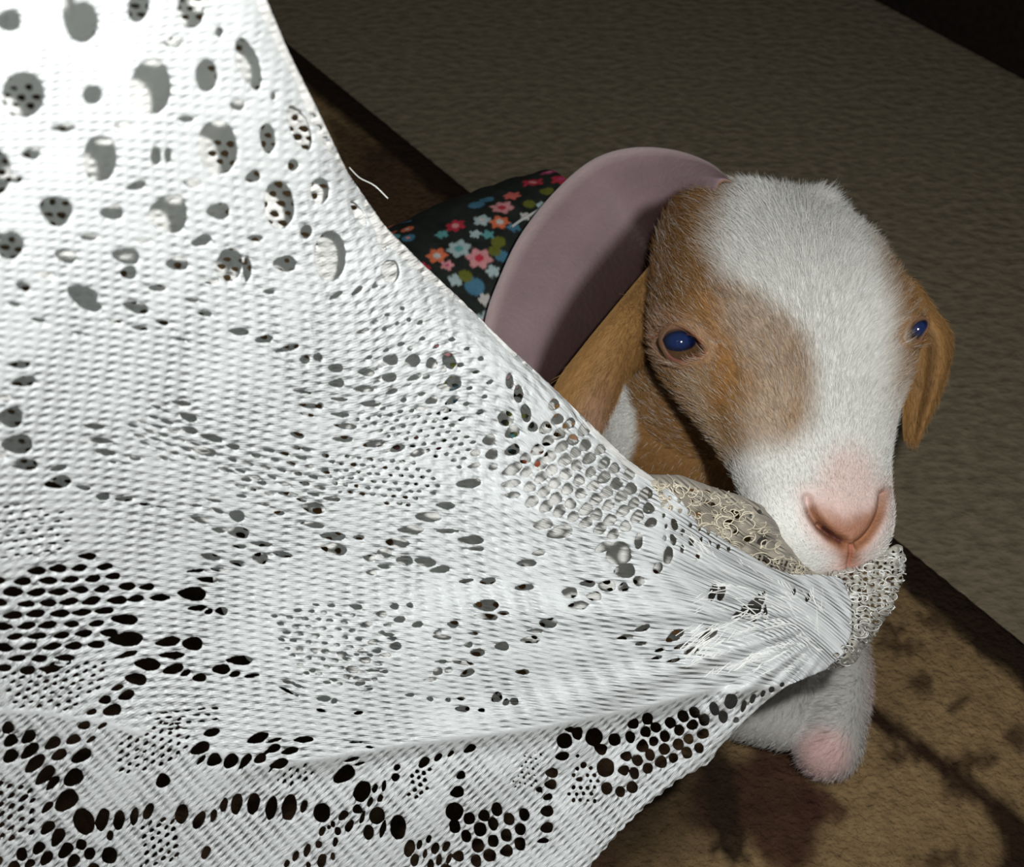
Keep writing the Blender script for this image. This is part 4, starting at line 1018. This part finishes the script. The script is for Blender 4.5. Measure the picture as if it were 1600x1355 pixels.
# marching squares: all cases of a cell, corners 0..3, edge points 4..7
CASES = {1: [(0, 4, 7)], 2: [(4, 1, 5)], 3: [(0, 1, 5, 7)], 4: [(5, 2, 6)], 5: [(0, 4, 5, 2), (0, 2, 6, 7)], 6: [(4, 1, 2, 6)], 7: [(0, 1, 5, 7), (5, 2, 6, 7)][:0] + [(0, 1, 2), (0, 2, 6, 7)],
         8: [(7, 6, 3)], 9: [(0, 4, 6, 3)], 10: [(4, 1, 5), (7, 6, 3), (4, 5, 6, 7)], 11: [(0, 1, 5), (0, 5, 6, 3)], 12: [(7, 5, 2, 3)], 13: [(0, 4, 5), (0, 5, 2, 3)], 14: [(4, 1, 2), (4, 2, 3, 7)], 15: [(0, 1, 2, 3)]}
def march(X, Y, f):
    ni_, nj = f.shape
    f = np.where(np.abs(f) < 1e-6, 1e-6, f)
    pos = f > 0
    vid = -np.ones(f.shape, np.int64); n0 = pos.sum(); vid[pos] = np.arange(n0)
    hx = pos[1:, :] != pos[:-1, :]; hid = -np.ones(hx.shape, np.int64); hid[hx] = n0 + np.arange(hx.sum()); n1_ = n0 + hx.sum()
    vy = pos[:, 1:] != pos[:, :-1]; vd = -np.ones(vy.shape, np.int64); vd[vy] = n1_ + np.arange(vy.sum())
    xx, yy = np.meshgrid(X, Y, indexing='ij')
    t = f[:-1][hx] / (f[:-1][hx] - f[1:][hx]); t = np.clip(t, .04, .96)
    hxp = np.c_[xx[:-1][hx] + t * (X[1] - X[0]), yy[:-1][hx]]
    t = f[:, :-1][vy] / (f[:, :-1][vy] - f[:, 1:][vy]); t = np.clip(t, .04, .96)
    vyp = np.c_[xx[:, :-1][vy], yy[:, :-1][vy] + t * (Y[1] - Y[0])]
    pts = np.vstack([np.c_[xx[pos], yy[pos]], hxp, vyp]); val = np.r_[f[pos], np.zeros(len(hxp) + len(vyp))]
    code = pos[:-1, :-1] * 1 + pos[1:, :-1] * 2 + pos[1:, 1:] * 4 + pos[:-1, 1:] * 8
    loc = [vid[:-1, :-1], vid[1:, :-1], vid[1:, 1:], vid[:-1, 1:], hid[:, :-1], vd[1:, :], hid[:, 1:], vd[:-1, :]]
    tri, quad = [], []
    for k, polys in CASES.items():
        m = code == k
        if not m.any(): continue
        for p_ in polys:
            arr = np.stack([loc[q_][m] for q_ in p_], 1)
            (tri if len(p_) == 3 else quad).append(arr)
    return pts, val, [np.vstack(tri), np.vstack(quad)]

def lace_sheet(name, X, Y, f, depth_fn, thick, mat, parent, round_px=5.0):
    pts, val, Fs = march(X, Y, f)
    e = 2.0
    def pos3(Q): return at(Q[:, 0], Q[:, 1], depth_fn(Q))
    p0 = pos3(pts); du = pos3(pts + [e, 0]) - p0; dv = pos3(pts + [0, e]) - p0
    N = np.cross(du, dv); N /= np.linalg.norm(N, axis=1)[:, None]
    N *= np.where(((CAM - p0) * N).sum(1) < 0, -1, 1)[:, None]
    h = thick * np.sqrt(1 - (1 - np.clip(val / round_px, 0, 1)) ** 2)
    s = bil(US, pts[:, 0], pts[:, 1]); t = bil(UT, pts[:, 0], pts[:, 1])
    low = pts[:, 1] > np.interp(pts[:, 0], [q[0] for q in FLAP], [q[1] for q in FLAP])
    ca, sa = math.cos(math.radians(-40)), math.sin(math.radians(-40))
    s = np.where(low, pts[:, 0] * ca + pts[:, 1] * sa, s); t = np.where(low, (-pts[:, 0] * sa + pts[:, 1] * ca) * .9, t)
    inner = val > 0; n_ = len(pts)
    back = np.arange(n_); back[inner] = n_ + np.arange(inner.sum())
    Vv = np.vstack([p0 + N * h[:, None], (p0 - N * (h * .7)[:, None])[inner]])
    uvw = np.c_[s, t, (.35 + .65 * sstep(-120, 330, pts[:, 1] - 430 + .45 * pts[:, 0])) * np.maximum(sstep(1, 9, np.abs(pts[:, 1] - np.interp(pts[:, 0], [q[0] for q in FLAP], [q[1] for q in FLAP]))), .0)]; uvw = np.vstack([uvw, uvw[inner]])
    return np_mesh(name, Vv, Fs + [back[q_][:, ::-1] for q_ in Fs], mat, parent, uv=uvw)

cbase = at(np.array(200.), np.array(700.), np.array(.385))
curtain = empty('lace_curtain', cbase)
tag(curtain, 'white lace curtain pulled taut into the goat kid mouth', 'curtain')

STEP = 2.0
X = np.arange(-156, 1422, STEP); Y = np.arange(-216, 1526, STEP)
xx, yy = np.meshgrid(X, Y, indexing='ij'); PT = np.c_[xx.ravel(), yy.ravel()]
bsd = poly_sd(PT, OUT)
# tiny scallops along the hem
hemd = seg_dist(PT, OUT[OUT.index((1112, 1192)):OUT.index((880, 1420)) + 1])
bsd = bsd - (hemd < 12) * (1.3 * (1 + np.sin((PT[:, 0] - PT[:, 1]) * .22)))
edge_d = seg_dist(PT, EDGE)
ed_grid = edge_d.reshape(xx.shape)
def front_depth_fn(Q):
    d = cur_depth(Q)
    e = seg_dist(Q, EDGE); Rr = 62.0
    t = 1 - np.clip(e / Rr, 0, 1)
    roll = .013 * (1 - np.sqrt(np.clip(1 - t ** 2, 0, 1)))
    fade = sstep(-100, 100, Q[:, 1]) * 0 + 1
    # right hand tuft beside the chin curls back
    tu = sstep(1290, 1400, Q[:, 0])
    return d + roll * fade + .002 * tu * np.sin(Q[:, 1] * .09)
f = lace_field(X, Y, STEP, HA, bsd.reshape(xx.shape))
front = lace_sheet('front_layer', X, Y, f, front_depth_fn, .00042, M_LACE, curtain)

# second layer of the folded curtain, seen through the holes
BACK = EDGE[1:] + [(1080, 800), (1100, 1000), (1020, 1060), (800, 1120), (640, 1120), (480, 1100), (385, 1030), (335, 930), (330, 880), (200, 800), (60, 745), (-150, 690), (-150, -150), (330, -150)]
X2 = np.arange(-156, 1130, 3.4); Y2 = np.arange(-156, 1140, 3.4)
xb, yb = np.meshgrid(X2, Y2, indexing='ij'); PB = np.c_[xb.ravel(), yb.ravel()]
bb2 = poly_sd(PB, BACK)
bh = []
for i in range(-60, 70):
    for j in range(-10, 95):
        x = i * 23 + (j % 2) * 11.5 + .12 * j * 10; y = j * 15 + .1 * i * 10
        if noise2(np.array(x * .012), np.array(y * .014), 61) > .02 and -150 < x < 1120 and -150 < y < 1130:
            bh.append((x + r3.normal(0, 2), y + r3.normal(0, 1.5), 14 * r3.uniform(.7, 1.15), 8.5 * r3.uniform(.7, 1.2), 10))
fb = lace_field(X2, Y2, 3.4, np.array(bh), bb2.reshape(xb.shape))
def back_depth_fn(Q):
    d = cur_tps(Q); e = seg_dist(Q, EDGE)
    open_ = .006 + .014 * sstep(0, 160, e) + .020 * sstep(620, 860, Q[:, 0]) * sstep(0, 70, e)
    return d + open_ + .004 * noise2(Q[:, 0] * .02, Q[:, 1] * .02, 62, 2)
backl = lace_sheet('back_layer', X2, Y2, fb, back_depth_fn, .0004, M_LACEB, curtain)

# damp crumpled lace gathered at the lips, its shade held in the colour
CRUM = [(1005, 742), (1060, 742), (1115, 762), (1160, 776), (1190, 790), (1215, 820), (1250, 870), (1290, 900), (1290, 930), (1235, 925), (1180, 890), (1130, 855), (1070, 835), (1020, 800)]
X3 = np.arange(990, 1310, 2.0); Y3 = np.arange(730, 940, 2.0)
x3, y3 = np.meshgrid(X3, Y3, indexing='ij'); P3 = np.c_[x3.ravel(), y3.ravel()]
b3 = poly_sd(P3, CRUM)
ch = [(1081, 783, 7, 4, 0), (1104, 785, 9, 5, 20), (1114, 789, 8, 6, 30), (1131, 795, 7, 7, 0), (1145, 800, 7, 6, 0), (1152, 806, 8, 10, 0), (1142, 817, 6, 10, 10), (1150, 832, 9, 7, 0), (1091, 803, 8, 8, 0), (1115, 808, 6, 5, 0), (1136, 815, 7, 5, 0), (1080, 766, 9, 4, 10), (1104, 768, 9, 4, 10), (1198, 876, 10, 8, 40), (1168, 842, 10, 10, 0), (1190, 846, 16, 12, -20), (1176, 806, 9, 6, 0), (1186, 800, 8, 6, 0)]
for i in range(18):
    for j in range(5):
        ch.append((1180 + i * 7 + (j % 2) * 3.5 + j * 2, 868 + j * 6.5 + i * 1.5, 4, 3.4, 30))
f3 = lace_field(X3, Y3, 2.0, np.array(ch), b3.reshape(x3.shape))
def crum_depth(Q):
    d = cur_tps(Q) + .0045
    x, y = Q[:, 0], Q[:, 1]
    return d + .004 * noise2(x * .05, y * .05, 71, 3) + .010 * np.clip(1 - poly_sd(Q, CRUM) / 22, 0, 1) ** 2
gath = lace_sheet('gathered_lace', X3, Y3, f3, crum_depth, .0006, M_CREAM_SHADE, curtain)
gath['label'] = 'crumpled lace with shade in its cream colour, gathered at the lips'

TUFT = [(1292, 890), (1335, 884), (1372, 868), (1400, 848), (1411, 856), (1416, 880), (1412, 905), (1400, 932), (1396, 950), (1380, 972), (1366, 998), (1345, 1020), (1334, 1036), (1300, 1046), (1280, 1046), (1296, 1000), (1306, 950)]
X4 = np.arange(1260, 1430, 1.6); Y4 = np.arange(836, 1060, 1.6)
x4, y4 = np.meshgrid(X4, Y4, indexing='ij'); P4 = np.c_[x4.ravel(), y4.ravel()]
b4 = poly_sd(P4, TUFT) + 1.6 * np.sin((P4[:, 0] * .6 + P4[:, 1]) * .33)
th_ = [(x + r3.normal(0, 1.2), y + r3.normal(0, 1.0), r3.uniform(3.4, 8.5), r3.uniform(3, 5), r3.uniform(-50, 10)) for x in np.arange(1300, 1416, 10.5) for y in np.arange(862, 1046, 8.5)]
f4 = lace_field(X4, Y4, 1.6, np.array(th_), b4.reshape(x4.shape))
def tuft_depth(Q):
    x, y = Q[:, 0], Q[:, 1]
    return cur_tps(Q) + .0015 + .0028 * noise2(x * .07, y * .07, 81, 3) + .007 * np.clip(1 - poly_sd(Q, TUFT) / 26, 0, 1) ** 2
tf = lace_sheet('crumpled_edge', X4, Y4, f4, tuft_depth, .0006, M_TUFT, curtain)
tf['label'] = 'rough crumpled lace edge beside the chin'

# looped threads over the crumple and the tuft beside the chin
Vs, Fs = [], []; off = 0
def add_thread(px, py, dfn, rad, lift):
    global off
    Q = np.c_[px, py]; pts = at(Q[:, 0], Q[:, 1], dfn(Q) - lift)
    a_, b_ = tube(pts, rad, 5); Vs.append(a_); Fs.append(b_ + off); off += len(a_)
for k in range(150):
    while True:
        x, y = r3.uniform(1015, 1260), r3.uniform(745, 915)
        if inpoly(x, y, CRUM): break
    t = np.linspace(0, r3.uniform(1.5, 4.5), 14) + r3.uniform(0, 6.28); R = r3.uniform(5, 13)
    add_thread(x + R * np.cos(t) + np.linspace(0, r3.uniform(-10, 14), 14), y + R * .7 * np.sin(t) + np.linspace(0, r3.uniform(-4, 10), 14), crum_depth, r3.uniform(.00016, .00027), r3.uniform(.0008, .0022))
o = np_mesh('frayed_thread', np.vstack(Vs), [np.vstack(Fs)], M_THREAD, curtain); o['kind'] = 'stuff'
Vs, Fs = [], []; off = 0
for k in range(170):
    while True:
        x, y = r3.uniform(1290, 1414), r3.uniform(850, 1046)
        if inpoly(x, y, TUFT): break
    t = np.linspace(0, r3.uniform(1.2, 3.8), 12) + r3.uniform(0, 6.28); R = r3.uniform(4, 12)
    px_, py_ = x + R * np.cos(t), y + R * .6 * np.sin(t)
    if poly_sd(np.c_[px_, py_], TUFT).min() < -3: continue
    add_thread(px_, py_, tuft_depth, r3.uniform(.00014, .00024), r3.uniform(.0004, .0014))
o = np_mesh('looped_edging', np.vstack(Vs), [np.vstack(Fs)], M_WTHREAD, curtain); o['kind'] = 'stuff'
# single threads lying along the rows as raised yarns: radiating strands at the pull
Vs, Fs = [], []; off = 0
for k in range(420):
    y0 = r3.uniform(820, 1050); x0 = r3.uniform(1080, 1290)
    if poly_sd(np.array([[x0, y0]]), OUT)[0] < 12: continue
    L = r3.uniform(25, 70); th = math.radians(ang_tps(np.array([[x0, y0]]))[0]) + r3.normal(0, .22)
    t = np.linspace(-.5, .5, 9) * L; cv = r3.normal(0, .004)
    px_ = x0 + t * math.cos(th) - cv * t * t * math.sin(th); py_ = y0 + t * math.sin(th) + cv * t * t * math.cos(th)
    if poly_sd(np.c_[px_, py_], OUT).min() < 3: continue
    add_thread(px_, py_, front_depth_fn, r3.uniform(.00013, .00024), np.full(9, .0004) * np.cos(np.linspace(-1.5, 1.5, 9)))
o = np_mesh('pulled_yarn', np.vstack(Vs), [np.vstack(Fs)], M_WTHREAD, curtain); o['kind'] = 'stuff'
# one loose thread sticking out of the edge
lp = resample([P(546, 262, .372), P(562, 278, .370), P(585, 290, .369), P(606, 310, .370)], 16)
a_, b_ = tube(lp, .00013, 6)
np_mesh('loose_thread', a_, [b_], M_WTHREAD, curtain)
